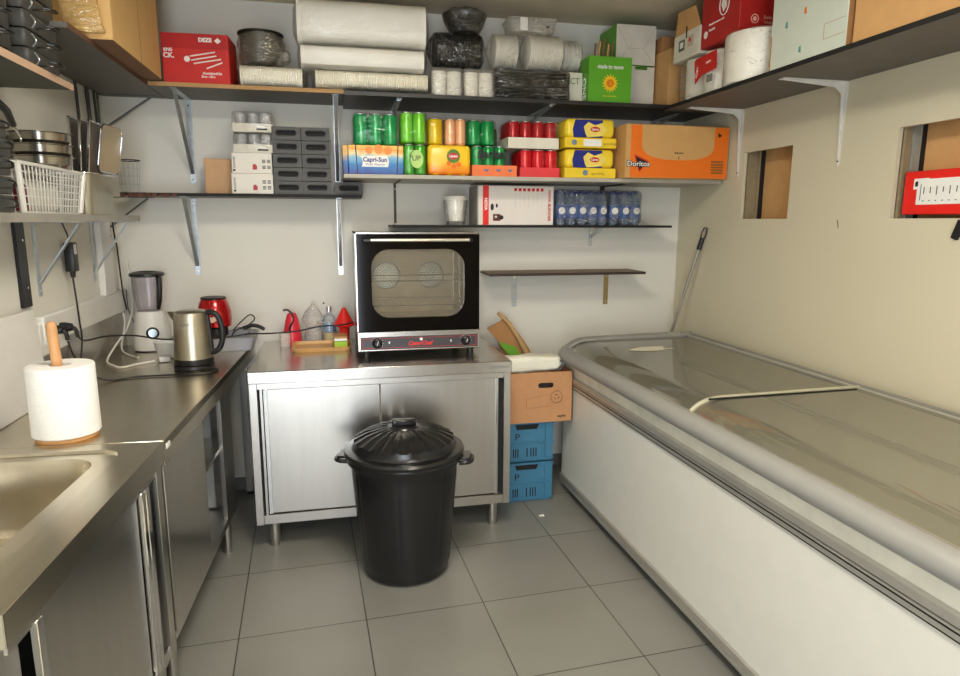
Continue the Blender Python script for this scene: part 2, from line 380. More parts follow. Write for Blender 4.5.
bracket('grey bracket under the black shelf above the big orange snack carton', (1.86, YB, 2.085), 0, .30, .085, BG)
bracket('dark steel bracket high on the left wall behind the hanging cables', (XL, 3.655, 2.102), PI/2, .27, .22, DKM2)
bracket('dark steel brace on the left wall under the chipped low shelf', (XL, 3.65, 1.615), PI/2, .22, .20, DKM2)
DKM = mat('dark_bracket', (.28, .26, .24), .5, .6)
bracket('thin dark hanger below the drinks shelf left of the clear cups', (.335, YB, 1.704), 0, .3, .24, DKM, False, .014)
bracket('thin dark hanger below the drinks shelf right of the water bottles', (1.555, YB, 1.704), 0, .3, .24, DKM, False, .03)
bracket('small steel bracket under the dark shelf with the water bottles', (1.49, YB, 1.467), 0, .2, .11, GALV, True, .022)
bracket('pale straight bracket under the lowest shelf, left one', (1.025, YB, 1.205), 0, .2, .20, GALV, False, .03)
bracket('brassy straight bracket under the lowest shelf, right one', (1.60, YB, 1.205), 0, .2, .20, mat('brassy_steel', (.66, .58, .40), .4, .7), False, .03)
WBR = mat('white_bracket', (.83, .82, .79), .4)
for y, lab in ((3.135, 'white bracket under the right wall shelf beside the orange snack carton'), (2.43, 'white bracket under the right wall shelf above and between the two openings')):
    t = thing('shelf_bracket', lab, 'bracket', (XR, y, 2.066), -PI/2)
    MB().prism([(-.016, 0), (.016, 0), (.016, -.05), (.006, -.325), (.0, -.335), (-.006, -.325), (-.016, -.05)], 'y', -.004, 0).build('wall_plate', WBR, t)
    MB().prism([(0, 0), (-.30, 0), (-.30, -.006), (-.05, -.024), (-.02, -.05), (-.006, -.33), (0, -.33)], 'x', -.003, .003, 0).box(-.016, .016, -.30, 0, -.004, 0).build('arm', WBR, t); MB().cyl((0, 0, 0), .004, 0, .003, 10, M=Matrix.Translation((0, -.004, -.315)) @ Matrix.Rotation(R(90), 4, 'X')).build('screw', BLACKM, t)
for y, lab in ((2.785, 'galvanised bracket on the left wall nearest the black upright strip'), (3.385, 'galvanised bracket on the left wall nearest the corner')):
    bracket(lab, (XL, y, 1.495), PI/2, .19, .28, GALV, True, .03)

# ================================================================== LEFT WALL FITTINGS
t = thing('wall_strip', 'black perforated metal upright strip on the left wall', 'strip', (XL, 2.65, 1.19))
MB().box(0, .012, -.035, .035, 0, .305, .001).build('strip', mat('black_metal', (.11, .11, .12), .4, .3), t)
for z in (.07, .24): MB().cyl((0, 0, 0), .005, 0, .002, 10, M=Matrix.Translation((.012, .01, z)) @ Matrix.Rotation(R(90), 4, 'Y')).build('screw', CHROME, t)
struct('trim_1', MB().box(XL, XL+.035, 2.70, YB, 1.04, 1.145, .003), WHITEP)
struct('trim_2', MB().box(XL, XL+.03, 3.43, 3.57, 1.145, 1.494, .003), WHITEP)
t = thing('wall_socket', 'white double socket box on the left wall by the paper roll', 'socket', (XL, 2.80, 1.0))
MB().box(0, .03, -.13, .13, -.0, .125, .004).build('box', WHITEP, t)
m = MB()
for y in (-.06, .04): m.lathe([(0, 0), (.02, 0), (.022, .004), (.022, .006)], (0, 0, 0), 16, M=Matrix.Translation((.03, y, .07)) @ Matrix.Rotation(R(90), 4, 'Y'))
m.build('outlet', WHITEP, t)
for k, (y, z, lab) in enumerate(((2.745, 1.09, 'black plug in the left wall socket, nearer the paper roll'), (2.845, 1.085, 'black plug in the left wall socket, farther from the paper roll'))):
    t = thing('power_plug', lab, 'plug', (XL+.032, y, z))
    MB().lathe([(0, 0), (.019, 0), (.02, .02), (.014, .045), (0, .05)], (0, 0, 0), 16, M=Matrix.Rotation(R(90), 4, 'Y')).build('plug_body', BLACKP, t)
    MB().tube(bez([(.04, 0, 0), (.055, 0, -.01), (.058, .005, -.04)]), .008, 8).build('strain_relief', BLACKP, t)
def cable(label, pts, r, m, name='power_cable', n=8):
    return tag(MB().tube(bez(pts, n), r, 8).build(name, m), label, 'cable')
cable('black cable sagging from the socket past the blender and kettle to the oven', [(-1.01, 2.85, 1.045), (-1.0, 2.9, 1.02), (-.97, 3.05, 1.01), (-.90, 3.20, .985), (-.80, 3.28, .95), (-.62, 3.31, .94), (-.50, 3.33, .945), (-.42, 3.33, .955), (-.34, 3.32, .955), (-.20, 3.30, .965), (-.09, 3.30, .985), (0.02, 3.30, .99), (.08, 3.38, .99)], .0038, CABLE)
cable('black cable from the socket lying over the worktop to the kettle base', [(-1.01, 2.75, 1.045), (-1.005, 2.78, .98), (-.98, 2.83, .90), (-.92, 2.87, .857), (-.84, 2.92, .855), (-.74, 2.93, .855), (-.62, 2.925, .855), (-.54, 2.95, .855), (-.52, 3.0, .855), (-.56, 3.015, .855)], .0038, CABLE)
cable('thin black lead hanging from the power adapter to the worktop', [(-1.07, 3.035, 1.275), (-1.065, 3.03, 1.2), (-1.06, 3.03, 1.08), (-1.055, 3.02, 1.0), (-1.06, 2.99, .90), (-1.05, 2.96, .856)], .0038, CABLE)
cable('thin black lead rising from the power adapter to the shelf', [(-1.07, 3.035, 1.42), (-1.075, 3.03, 1.45), (-1.085, 3.02, 1.494)], .003, CABLE)
t = thing('power_adapter', 'black power adapter hanging on the left wall under the steel shelf', 'adapter', (-1.068, 3.035, 1.29))
MB().box(-.018, .018, -.028, .028, 0, .12, .005, seg=2).cyl((0, 0, 0), .009, -.025, 0, 10, r2=.012).build('body', BLACKP, t)
MB().box(.018, .0188, -.016, .012, .072, .112).build('rating_label', WHITE, t)
for i, (y, x, rr_) in enumerate(((3.33, -1.085, .007), (3.46, -1.082, .009), (3.56, -1.084, .006))):
    cable(('leftmost', 'middle', 'rightmost')[i]+' of three dark cables running down the left wall behind the trays', [(x, y, 2.10), (x, y+.01, 1.9), (x+.002, y-.01, 1.7), (x, y, 1.53)], rr_, mat('dark_grey_cable', (.20, .19, .20), .5))
cable('black cable dangling in the corner down behind the blender', [(-1.085, 3.66, 1.49), (-1.07, 3.62, 1.43), (-1.075, 3.66, 1.36), (-1.07, 3.66, 1.22), (-1.06, 3.64, 1.13), (-1.05, 3.64, 1.05)], .004, CABLE)
cable('thin dark wire dangling in the corner beside the blender jar', [(-1.05, 3.66, 1.15), (-1.045, 3.65, 1.05), (-1.0, 3.60, .95), (-.985, 3.56, .87)], .0022, CABLE)
cable('white cable hanging in the corner and folding onto the worktop', [(-1.04, 3.67, 1.30), (-1.03, 3.67, 1.18), (-1.03, 3.66, 1.05), (-1.035, 3.55, .96), (-1.05, 3.40, .90), (-1.05, 3.28, .857), (-.98, 3.15, .857), (-.94, 3.12, .857), (-.90, 3.17, .857), (-.83, 3.22, .86)], .005, CABLEW)
cable('thin white wire hanging in the corner behind the white cable', [(-1.07, 3.64, 1.04), (-1.055, 3.60, .98), (-1.055, 3.52, .875), (-1.0, 3.42, .857), (-.93, 3.33, .857)], .004, CABLEW)
t = thing('white_plug', 'white mains plug lying on the worktop in front of the blender', 'plug', (-.815, 3.225, .852), R(20))
MB().box(0, .05, -.017, .017, 0, .026, .006, seg=2).build('plug_body', WHITEP, t)
MB().tube([(.05, -.009, .013), (.068, -.009, .013)], .0024).tube([(.05, .009, .013), (.068, .009, .013)], .0024).build('pin', CHROME, t)

# ================================================================== LEFT COUNTERS (yawed 2.8 degrees)
P0 = Vector((-.523, 2.042, 0)); CA = -math.atan2(.0485, .9988)      # local +y runs along the front edge, +x out of the counter
ZT = .85
def loc2w(x, y): c, s = math.cos(CA), math.sin(CA); return P0.x+x*c-y*s, P0.y+x*s+y*c
def w2loc(x, y): c, s = math.cos(CA), math.sin(CA); dx, dy = x-P0.x, y-P0.y; return dx*c+dy*s, -dx*s+dy*c
def wall_x(y, off=.006):            # local x of the left wall at local y
    c, s = math.cos(CA), math.sin(CA); return (XL+off-P0.x+y*s)/c
# --- sink unit
t = thing('sink_unit', 'stainless steel sink unit with sliding doors at the lower left', 'sink', (P0.x, P0.y, 0), CA)
ya, yb_ = -.893, -.002
m = MB(); b = bmesh.new()
outer = [(0, ya), (0, yb_), (wall_x(yb_), yb_), (wall_x(ya), ya)]
bead = rr(.50, .66, .07, 6, -.335, -.385); bead = [(x, y) for x, y in bead]
bas = rr(.405, .585, .085, 6, -.338, -.39)
def loops(b, lst, z):
    vs_ = [b.verts.new((x, y, z)) for x, y in lst]; return vs_, [b.edges.new((vs_[i], vs_[(i+1) % len(vs_)])) for i in range(len(vs_))]
v1, e1 = loops(b, outer, ZT); v2, e2 = loops(b, bead, ZT)
bmesh.ops.triangle_fill(b, edges=e1+e2, use_beauty=True)
v3 = [b.verts.new((-.335+(x+.335)*.985, -.385+(y+.385)*.985, ZT-.007)) for x, y in bead]
v4 = [b.verts.new((x, y, ZT-.008)) for x, y in bas]; n = len(bas)
rings = [v2, v3, v4]
for (k, dz) in ((.985, -.02), (.95, -.10), (.92, -.19), (.88, -.215), (.80, -.225)):
    rings.append([b.verts.new((-.338+(x+.338)*k, -.39+(y+.39)*k, ZT+dz)) for x, y in bas])
for A, B in zip(rings, rings[1:]):
    for i in range(n): b.faces.new((A[i], A[(i+1) % n], B[(i+1) % n], B[i]))
b.faces.new(rings[-1])
bmesh.ops.recalc_face_normals(b, faces=b.faces)
for f in b.faces:
    if f.calc_center_median().z > ZT-.001 and f.normal.z < 0: bmesh.ops.reverse_faces(b, faces=b.faces[:]); break
m._merge(b)
m.box(-.003, 0, ya, yb_, ZT-.065, ZT-.0005, .0008); m.box(wall_x(ya)+.0, 0, ya, ya+.003, ZT-.065, ZT-.0005)
m.build('sink_top', STEELTOP, t)
m = MB()
m.lathe([(0, 0), (.028, 0), (.034, .004), (.036, .003)], (-.338, -.39, ZT-.2245), 24)
m.build('drain', CHROME, t)
m = MB(); m.box(-.018, -.012, ya+.02, yb_-.01, .17, .21, .001); m.box(-.018, -.010, ya+.02, yb_-.01, .76, .785, .001)
m.box(-.56, -.018, ya+.01, ya+.013, .17, .60).box(-.50, -.018, yb_-.014, yb_-.011, .17, .60).box(-.50, -.018, ya+.013, yb_-.014, .17, .175)
m.box(-.020, -.008, yb_-.060, yb_-.012, .17, .785, .001)
m.build('frame', STEELV, t)
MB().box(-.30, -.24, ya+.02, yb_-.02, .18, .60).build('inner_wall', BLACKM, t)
d = MB().box(-.028, -.018, -.745, -.205, .20, .765, .002).build('sliding_door', STEELV, t)
MB().box(-.020, -.006, -.782, -.757, .20, .765, .002).build('handle_strip', CHROME, d)
MB().box(-.022, -.005, -.195, -.168, .20, .765, .003).box(-.022, -.010, -.150, -.120, .20, .765, .003).box(-.026, -.020, -.168, -.150, .2, .765).build('handle_strip', CHROME, d)
d2 = MB().box(-.045, -.032, -.885, -.80, .20, .765, .002).build('sliding_door', STEELV, t)
for x, y in ((-.05, -.84), (-.05, -.06), (-.48, -.84), (-.42, -.06)): MB().cyl((x, y, 0), .02, 0, .17, 16).build('leg', STEELV, t)
# --- worktop unit
t = thing('steel_counter', 'long stainless steel counter along the left wall, open bay at its far end', 'counter', (P0.x, P0.y, 0), CA)
ye = 1.655
m = MB()
poly = [(0, .002), (0, ye), (wall_x(ye), ye), (wall_x(.002), .002)]
m.prism(poly, 'z', ZT-.03, ZT, bev=.0015)
m.box(-.004, 0, .002, ye, ZT-.078, ZT-.002, .0008)
m.build('worktop', STEELTOP, t)
m = MB()
y0_, y1_ = .60, ye-.02
m.prism([(wall_x(y0_)+.001, y0_), (wall_x(y1_)+.001, y1_), (wall_x(y1_)+.012, y1_), (wall_x(y0_)+.012, y0_)], 'z', ZT, 1.038)
m.build('upstand', STEEL, t)
m = MB(); m.box(-.03, -.012, .004, 1.0, .185, .215, .001).box(-.50, -.03, .004, .007, .185, .82).box(-.50, -.012, .997, 1.0, .185, .82).box(-.50, -.03, .007, .997, .185, .19).box(-.50, -.497, .007, .997, .185, .82)
m.box(-.03, -.012, .81, 1.0, .215, .79, .001)
m.build('frame', STEELV, t)
MB().box(-.024, -.010, .012, .50, .205, .775, .002).build('door', STEELV, t)
MB().box(-.026, -.016, .50, .508, .205, .775).build('door_seal', BLACKP, t)
MB().box(-.40, -.03, .50, .99, .52, .535, .001).build('inner_shelf', STEEL, t)
o = MB().box(-.36, -.10, .985, .995, .20, .80).build('inner_side_panel', mat('pale_blue_panel', (.90, .94, .97), .5), t)
MB().box(-.49, -.48, .50, .99, .20, .80).build('inner_back_panel', _m['pale_blue_panel'], t)
for x, y in ((-.05, .06), (-.05, .94), (-.44, .06), (-.46, .94)): MB().cyl((x, y, 0), .019, 0, .185, 16).build('leg', STEELV, t)
MB().box(-.001, .0015, .025, .062, ZT-.034, ZT-.018, .0004).build('maker_plate', WHITE, t)
t = thing('steel_bracket_leg', 'steel end leg of the counter in the dark gap before the back cabinet', 'leg', (*loc2w(-.06, 1.60), 0), CA)
MB().box(-.018, .018, -.018, .018, .02, .77, .002).build('post', STEELV, t); MB().cyl((0, 0, 0), .016, 0, .02, 14).build('foot', BLACKP, t)
t = thing('storage_tub', 'dark grey tub on the floor in the gap under the far end of the counter', 'tub', (*loc2w(-.35, 1.30), 0), CA)
MB().loft([[(x*.9, y*.9, 0) for x, y in rr(.36, .40, .03)], [(x, y, .42) for x, y in rr(.36, .40, .03)]]).build('body', BLACKP, t)
MB().loft([[(x*1.03, y*1.03, .42) for x, y in rr(.36, .40, .03)], [(x*1.03, y*1.03, .44) for x, y in rr(.36, .40, .03)]]).build('lid', mat('dark_grey_lid', (.16, .16, .17), .5), t)

# ================================================================== BACK CABINET
BC = (-.392, 2.932); t = thing('steel_cabinet', 'low stainless steel cabinet with two sliding doors against the back wall', 'cabinet', (BC[0], BC[1], 0), .004)
Wd, Dp = 1.195, .765
MB().box(0, Wd, 0, Dp, .795, .85, .003).build('worktop', STEEL, t)
m = MB(); m.box(.002, .035, .012, .05, .13, .795, .001).box(Wd-.035, Wd-.002, .012, .05, .13, .795, .001)
m.box(.035, Wd-.035, .018, .06, .13, .175, .001).box(.035, Wd-.035, .02, .06, .765, .795, .001)
m.box(.002, .006, .05, Dp-.03, .13, .795).box(Wd-.006, Wd-.002, .05, Dp-.03, .13, .795).box(.006, Wd-.006, Dp-.034, Dp-.03, .13, .795).box(.006, Wd-.006, .06, Dp-.03, .13, .135)
m.box(.046, .056, .020, .04, .175, .765).build('frame', STEELV, t)
MB().box(.035, .046, .045, .05, .175, .765).build('door_gap', BLACKM, t); MB().box(Wd-.058, Wd-.035, .045, .05, .175, .765).build('door_gap', BLACKM, t)
d = MB().box(.060, .572, .026, .040, .178, .765, .003).build('sliding_door', STEELV, t); MB().box(.060, .078, .020, .026, .178, .765, .001).build('handle_strip', CHROME, d)
d = MB().box(.574, Wd-.060, .030, .044, .178, .765, .003).build('sliding_door', STEELV, t); MB().box(Wd-.072, Wd-.060, .022, .030, .178, .765, .001).build('handle_strip', CHROME, d)
for x in (.075, Wd-.075):
    for y in (.07, Dp-.08): MB().lathe([(0, 0), (.017, 0), (.019, .008), (.019, .03), (.024, .034), (.024, .13), (0, .13)], (x, y, 0), 20).build('leg', STEELV, t)
text('GASTROINOX', .017, (Wd-.062, -.0008, .823), GREYD, t, width=.095)

# ================================================================== OVEN
t = thing('convection_oven', 'black and steel countertop convection oven with rounded glass window', 'oven', (.093, 3.12, .85))
OW, OD, OH = .594, .50, .597; zb = .035
m = MB()
m.box(0, .006, .03, OD, zb, OH).box(OW-.006, OW, .03, OD, zb, OH).box(0, OW, .03, OD, OH-.006, OH).box(0, OW, OD-.006, OD, zb, OH).box(0, OW, .03, OD, zb, zb+.02)
m.build('shell', STEEL, t)
CAV = mat('oven_cavity', (.80, .77, .70), .4, .3, .1)
m = MB()   # cavity liner
x0, x1, y0, y1, z0, z1 = .06, OW-.06, .035, .40, .17, OH-.05
m.box(x0-.004, x0, y0, y1, z0, z1).box(x1, x1+.004, y0, y1, z0, z1).box(x0, x1, y1, y1+.004, z0, z1).box(x0, x1, y0, y1, z0-.004, z0).box(x0, x1, y0, y1, z1, z1+.004)
m.build('cavity', CAV, t)
# door with a rounded window hole
def framed(mb, x0, x1, z0, z1, hole, ya_, yb2):
    b = bmesh.new()
    out = [(x0, z0), (x1, z0), (x1, z1), (x0, z1)]
    for yy, flip in ((ya_, False), (yb2, True)):
        A = [b.verts.new((x, yy, z)) for x, z in out]; B = [b.verts.new((x, yy, z)) for x, z in hole]
        e = [b.edges.new((A[i], A[(i+1) % 4])) for i in range(4)]+[b.edges.new((B[i], B[(i+1) % len(B)])) for i in range(len(B))]
        bmesh.ops.triangle_fill(b, edges=e, use_beauty=True)
        if yy == ya_: FA, FB = A, B
    for i in range(4): b.faces.new((FA[i], FA[(i+1) % 4], A[(i+1) % 4], A[i]))
    for i in range(len(hole)): b.faces.new((FB[i], FB[(i+1) % len(hole)], B[(i+1) % len(hole)], B[i]))
    bmesh.ops.recalc_face_normals(b, faces=b.faces); return mb._merge(b)
hole = rr(.445, .325, .085, 8, .294, .357)
BLG = mat('black_glass', (.03, .03, .035), .08, 0, .05, coat=0, spec=.35)
d = framed(MB(), .004, OW-.004, .128, OH-.008, hole, 0, .022).build('door', BLG, t)
MB().prism([(x, z) for x, z in rr(.455, .335, .088, 8, .294, .357)], 'y', .010, .013).build('window_glass', film('oven_glass', 'ffffff', .2, .05, .04, 3, 0, 'e8e4da'), d)
MB().tube([(.070, -.035, OH-.034), (OW-.060, -.035, OH-.034)], .0075, 12).build('handle_bar', mat('satin_handle', (.86, .83, .76), .3, .7), d)
MB().box(.03, .072, -.045, .002, OH-.045, OH-.023, .006).box(OW-.062, OW-.045, -.045, .002, OH-.045, OH-.023, .006).build('handle_mount', BLACKP, d)
m = MB().box(0, OW, .0, .03, zb, .128, .002); m.build('control_surround', STEEL, t)
p = MB().box(.012, OW-.012, -.002, .0, .042, .104).build('control_panel', mat('panel_charcoal', (.23, .22, .24), .35), t)
m = MB()
for z in (.050, .096): m.box(.02, OW-.02, -.003, -.002, z-.0008, z+.0008)
m.box(.02, .0216, -.003, -.002, .05, .096).box(OW-.0216, OW-.02, -.003, -.002, .05, .096)
m.build('red_outline', REDP, p)
for x in (.090, OW-.072):
    k = MB().lathe([(0, 0), (.024, 0), (.025, .006), (.020, .010), (.017, .024), (.012, .028), (0, .028)], (0, 0, 0), 28, M=Matrix.Translation((x, -.002, .074)) @ Matrix.Rotation(R(90), 4, 'X')).build('knob', BLACKP, t)
    q = MB()
    for i in range(11):
        a = R(-60+i*30); q.box(-.0012, .0012, -.003, -.0022, .026, .029, M=Matrix.Translation((x, 0, .074)) @ Matrix.Rotation(a, 4, 'Y'))
    q.box(-.001, .001, -.0312, -.030, -.004, .014, M=Matrix.Translation((x, 0, .074)) @ Matrix.Rotation(R(20), 4, 'Y'))
    q.build('dial_marks', WHITE, k)
text('CaterChef', .027, (.295, -.0026, .068), REDBR, t, shear=.35, bold=.0006)
MB().prism([(.302+.007*math.cos(a*.6)*(1.2 if a % 2 else 1), .088+.007*math.sin(a*.6)) for a in range(10)], 'y', -.0032, -.002).build('hat_emblem', WHITE, t)
m = MB()
for x in (.145, .445): m.box(x, x+.006, -.0028, -.002, .07, .08)
m.build('indicator_lamp', WHITE, t)
for x in (.17, .405):   # fan covers on the cavity back
    f = MB()
    f.lathe([(0, 0), (.066, 0), (.07, .004), (.07, .012)], (0, 0, 0), 36, M=Matrix.Translation((x, .388, .365)) @ Matrix.Rotation(R(90), 4, 'X'))
    f.build('fan_cover', GALV, t)
    q = MB()
    for rad, cnt in ((.018, 8), (.032, 14), (.046, 20), (.058, 26)):
        for i in range(cnt):
            a = 2*PI*i/cnt; q.cyl((0, 0, 0), .0035, 0, .001, 6, M=Matrix.Translation((x+rad*math.cos(a), .3875-.012+.012, .365+rad*math.sin(a))) @ Matrix.Rotation(R(90), 4, 'X'))
    q.build('fan_holes', BLACKM, t)
for z in (.245, .365):  # wire racks
    q = MB()
    for yy in (.06, .38): q.tube([(x0+.01, yy, z), (x1-.01, yy, z)], .003, 6)
    for i in range(13):
        xx = x0+.02+i*(x1-x0-.04)/12; q.tube([(xx, .06, z), (xx, .38, z)], .0017, 5)
    q.build('wire_rack', CHROME, t)
q = MB()
for xx in (x0+.006, x1-.006):
    for z in (.22, .27, .34, .39, .46, .51): q.tube([(xx, .06, z), (xx, .37, z)], .0025, 6)
    for yy in (.06, .2, .37): q.tube([(xx, yy, .19), (xx, yy, .53)], .0025, 6)
q.build('rack_guide', CHROME, t)
for x in (.04, OW-.04):
    for y in (.05, OD-.05): MB().lathe([(0, 0), (.018, 0), (.016, .02), (.022, .024), (.022, zb), (0, zb)], (x, y, 0), 16).build('foot', BLACKP, t)

# ================================================================== WASTE BIN
t = thing('waste_bin', 'black ribbed round waste bin with domed lid, standing on the floor', 'bin', (.262, 2.685, 0))
def brib(a, r, z):
    k = (a*14/(2*PI)) % 1
    return 1+(.012 if (.08 < k < .92 and .05 < z < .50) else 0)
prof = [(0, .004), (.165, 0), (.183, .012), (.186, .045), (.190, .055)]+[(.190+.036*i/8, .055+(.50-.055)*i/8) for i in range(1, 9)]+[(.228, .505), (.232, .53), (.215, .53), (.175, .03), (0, .02)]
MB().lathe(prof, seg=168, rib=brib).build('body', BINBL, t)
MB().lathe([(.229, .505), (.245, .508), (.250, .52), (.250, .535), (.243, .545), (.226, .545), (.226, .53)], seg=64).build('rim', BINBL, t)
def lrib(a, r, z):
    return 1
b = bmesh.new()
# domed lid with radial ribs
rings = []; seg = 144
lp = [(.252, .532), (.256, .545), (.250, .556), (.222, .560), (.214, .572), (.212, .592), (.16, .618), (.10, .636), (.065, .642), (.060, .648), (0, .650)]
for r_, z_ in lp:
    if r_ == 0: rings.append([b.verts.new((0, 0, z_))]); continue
    ring = []
    for i in range(seg):
        a = 2*PI*i/seg; k = (i % 6)
        dz = .006 if (k in (0, 1) and .07 < r_ < .215 and z_ > .575) else 0
        ring.append(b.verts.new((r_*math.cos(a), r_*math.sin(a), z_+dz)))
    rings.append(ring)
for A, B in zip(rings, rings[1:]):
    for i in range(seg):
        j = (i+1) % seg
        b.faces.new((A[i], A[j], B[0]) if len(B) == 1 else (A[i], A[j], B[j], B[i]))
bmesh.ops.recalc_face_normals(b, faces=b.faces)
lid = MB()._merge(b).build('lid', BINBL, t)
MB().box(-.052, .052, -.016, .016, .645, .676, .008, seg=3).box(-.036, .036, -.021, -.012, .652, .672, .003).build('lid_handle', BINBL, lid)
for sx in (-1, 1):
    a0 = R(12)
    M_ = Matrix.Rotation(R(-14), 4, 'Z')
    q = MB(); pts = [(sx*.236, -.05, .500), (sx*.27, -.05, .503), (sx*.288, -.03, .503), (sx*.29, 0, .503), (sx*.288, .03, .503), (sx*.27, .05, .503), (sx*.236, .05, .500)]
    q.tube([M_ @ Vector(p) for p in bez(pts, 5)], .009, 10); q.box(min(sx*.225, sx*.283), max(sx*.225, sx*.283), -.045, .045, .51, .522, .003, M=M_)
    q.build('handle', BINBL, t)

# ================================================================== CRATES AND BOX BY THE CABINET
BLUE = mat('crate_blue', (.24, .46, .58), .45, 0, .06)
def crate(label, z, slot=True):
    t = thing('plastic_crate', label, 'crate', (.968, 3.225+.2, z), 0, 'blue plastic crates'); w2, d2, h = .147, .2, .222
    m = MB(); th = .006
    m.box(-w2, w2, -d2, -d2+th, .012, h).box(-w2, w2, d2-th, d2, .012, h).box(-w2, -w2+th, -d2, d2, .012, h).box(w2-th, w2, -d2, d2, .012, h).box(-w2+.006, w2-.006, -d2+.006, d2-.006, 0, .012)
    for sx in (-1, 1):
        m.box(min(sx*w2, sx*(w2-.045)), max(sx*w2, sx*(w2-.045)), -d2-.006, -d2, .02, h, .002)
    m.box(-w2-.003, w2+.003, -d2-.008, d2+.003, .105, .113, .001).box(-w2-.003, w2+.003, -d2-.010, -d2+.0, h-.010, h, .001).box(-w2-.003, w2+.003, -d2-.008, -d2, .012, .020, .001)
    m.build('body', BLUE, t)
    MB().prism([(-.085+.02, h-.012), (.068, h-.012), (.055, h-.040), (-.055, h-.040)], 'y', -d2-.0015, -d2).build('hand_slot', BLACKM, t)
    q = MB()
    for x in (-.075, -.063, -.051): q.box(x, x+.006, -d2-.001, -d2, .028, .075)
    for x in (.0, .022, .036, .050): q.box(x, x+.006, -d2-.001, -d2, .028, .078)
    q.build('vent_slots', BLACKM, t)
    q = MB(); q.prism([(-.03, .03), (-.012, .03), (.0, .08), (-.006, .08)], 'y', -d2-.004, -d2); q.prism([(.066, .03), (.078, .03), (.092, .08), (.085, .08)], 'y', -d2-.004, -d2); q.build('moulded_rib', BLUE, t)
    text('P', .05, (-.052, -d2-.0012, .14), BLACKPR, t, width=.026)
    return t
crate('blue ventilated plastic crate on the floor right of the steel cabinet, lower one', 0)
crate('blue ventilated plastic crate stacked on another, directly under the brown box', .226)
t = thing('cardboard_box', 'open brown cardboard box with hand hole on top of the blue crates', 'box', (1.013, 3.19, .454)); bw, bd, bh = .194, .36, .27
m = MB()
hole = rr(.085, .028, .0135, 5, .045, .20)
framed(m, -bw, bw, 0, bh, hole, 0, .004)
m.box(-bw, -bw+.004, 0, bd, 0, bh).box(bw-.004, bw, 0, bd, 0, bh).box(-bw, bw, bd-.004, bd, 0, bh).box(-bw+.005, bw-.005, .005, bd-.005, 0, .004)
m.build('body', mat('box_brown', (.74, .54, .37), .8, 0, .05, 18), t)
q = MB()
for rad in (.030, .0345): q.tube([(.105+rad*math.cos(2*PI*i/28), -.0005, .135+rad*math.sin(2*PI*i/28)) for i in range(28)], .0006, 4, closed=True)
for k in range(3):
    a = R(90+120*k); p1 = Vector((.105+.014*math.cos(a-.5), -.0008, .135+.014*math.sin(a-.5))); p2 = Vector((.105+.014*math.cos(a+.7), -.0008, .135+.014*math.sin(a+.7))); q.tube([p1, p2], .0018, 4)
q.tube([(-.06, -.0005, .13), (.06, -.0005, .15)], .0005, 4).tube([(-.06, -.0005, .13), (-.06, -.0005, .08)], .0005, 4).tube([(-.06, -.0005, .08), (.065, -.0005, .085)], .0005, 4)
q.build('recycling_print', BLACKPR, t)
text('papier', .018, (.135, -.0008, .03), BLACKPR, t, bold=.0004)
MB().box(-bw+.02, bw-.03, .03, bd-.06, .02, .20, .01).crumple(.012, 9, 3).build('dark_contents', mat('dark_contents', (.25, .23, .24), .6), t)
t = thing('white_cloth_bag', 'crumpled white bag lying on top of the open cardboard box', 'bag', (1.005, 3.25, .716))
m = MB().box(-.150, .155, -.02, .10, 0, .085, .03, seg=3).crumple(.017, 16, 3, 3); m.build('bag', mat('white_bag', (.90, .89, .82), .6, 0, .04, 20, .3, 60), t)
q = MB(); q.tube(bez([(.12, .0, .06), (.155, -.01, .05), (.15, -.02, .02), (.125, -.02, .01)]), .004, 6); q.build('drawstring', mat('grey_string', (.35, .37, .40), .6), t)
t = thing('brown_paper_sack', 'torn brown paper flap with green edge sticking up behind the white bag', 'paper sack', (.99, 3.50, .73))
m = MB(); m.loft([[(-.04, 0, -.03), (.10, .0, -.03), (.10, .012, -.03), (-.04, .012, -.03)], [(-.10, .01, .09), (.03, .0, .10), (.03, .012, .10), (-.10, .022, .09)], [(-.155, .02, .155), (-.06, .01, .21), (-.06, .022, .21), (-.155, .032, .155)]]).crumple(.006, 20, 2)
m.build('paper_flap', CARTOND, t); t.scale = (1.12, 1.12, 1.15)
MB().tube([(.06, -.012, 0), (.0, -.012, .11), (-.05, -.006, .185), (-.105, 0, .235)], [.016, .013, .010, .009], 10).build('rolled_edge', mat('rolled_paper', (.72, .58, .40), .8), t)
MB().prism([(-.105, .095), (-.02, .070), (.03, .005), (-.06, .035)], 'y', -.016, -.010).build('green_label', mat('label_green', (.42, .66, .18), .6), t)

# ================================================================== CHEST FREEZER
t = thing('chest_freezer', 'long white island chest freezer with sliding glass lids along the right wall', 'freezer', (1.215, 3.355, 0), .024)
LN = 2.6
def ext(mb, poly, a=0, b_=-LN, mi=0): return mb.prism(poly, 'y', a, b_, mi)     # poly in (x, z), run along the freezer
m = MB(); ext(m, [(.0, .10), (.0, .625), (.02, .625), (.02, .10)]); m.box(.0, .76, -.02, 0, .10, .70, .003).box(.74, .76, -LN, 0, .10, .82).box(0, .76, -LN, -LN+.02, .1, .70); m.build('body_panel', FREEZW, t)
m = MB(); ext(m, [(.004, .684), (-.006, .744), (.02, .755), (.05, .755), (.05, .684)]); m.build('white_band', mat('band_white', (.90, .89, .83), .3), t)
m = MB()
ext(m, [(-.006, .655), (-.012, .659), (-.012, .682), (-.002, .686), (.02, .686), (.02, .655)]); ext(m, [(-.006, .627), (-.010, .629), (-.010, .642), (-.004, .644), (-.010, .647), (-.010, .653), (-.003, .655), (.02, .655), (.02, .627)])
m.build('upper_trim', ALU, t)
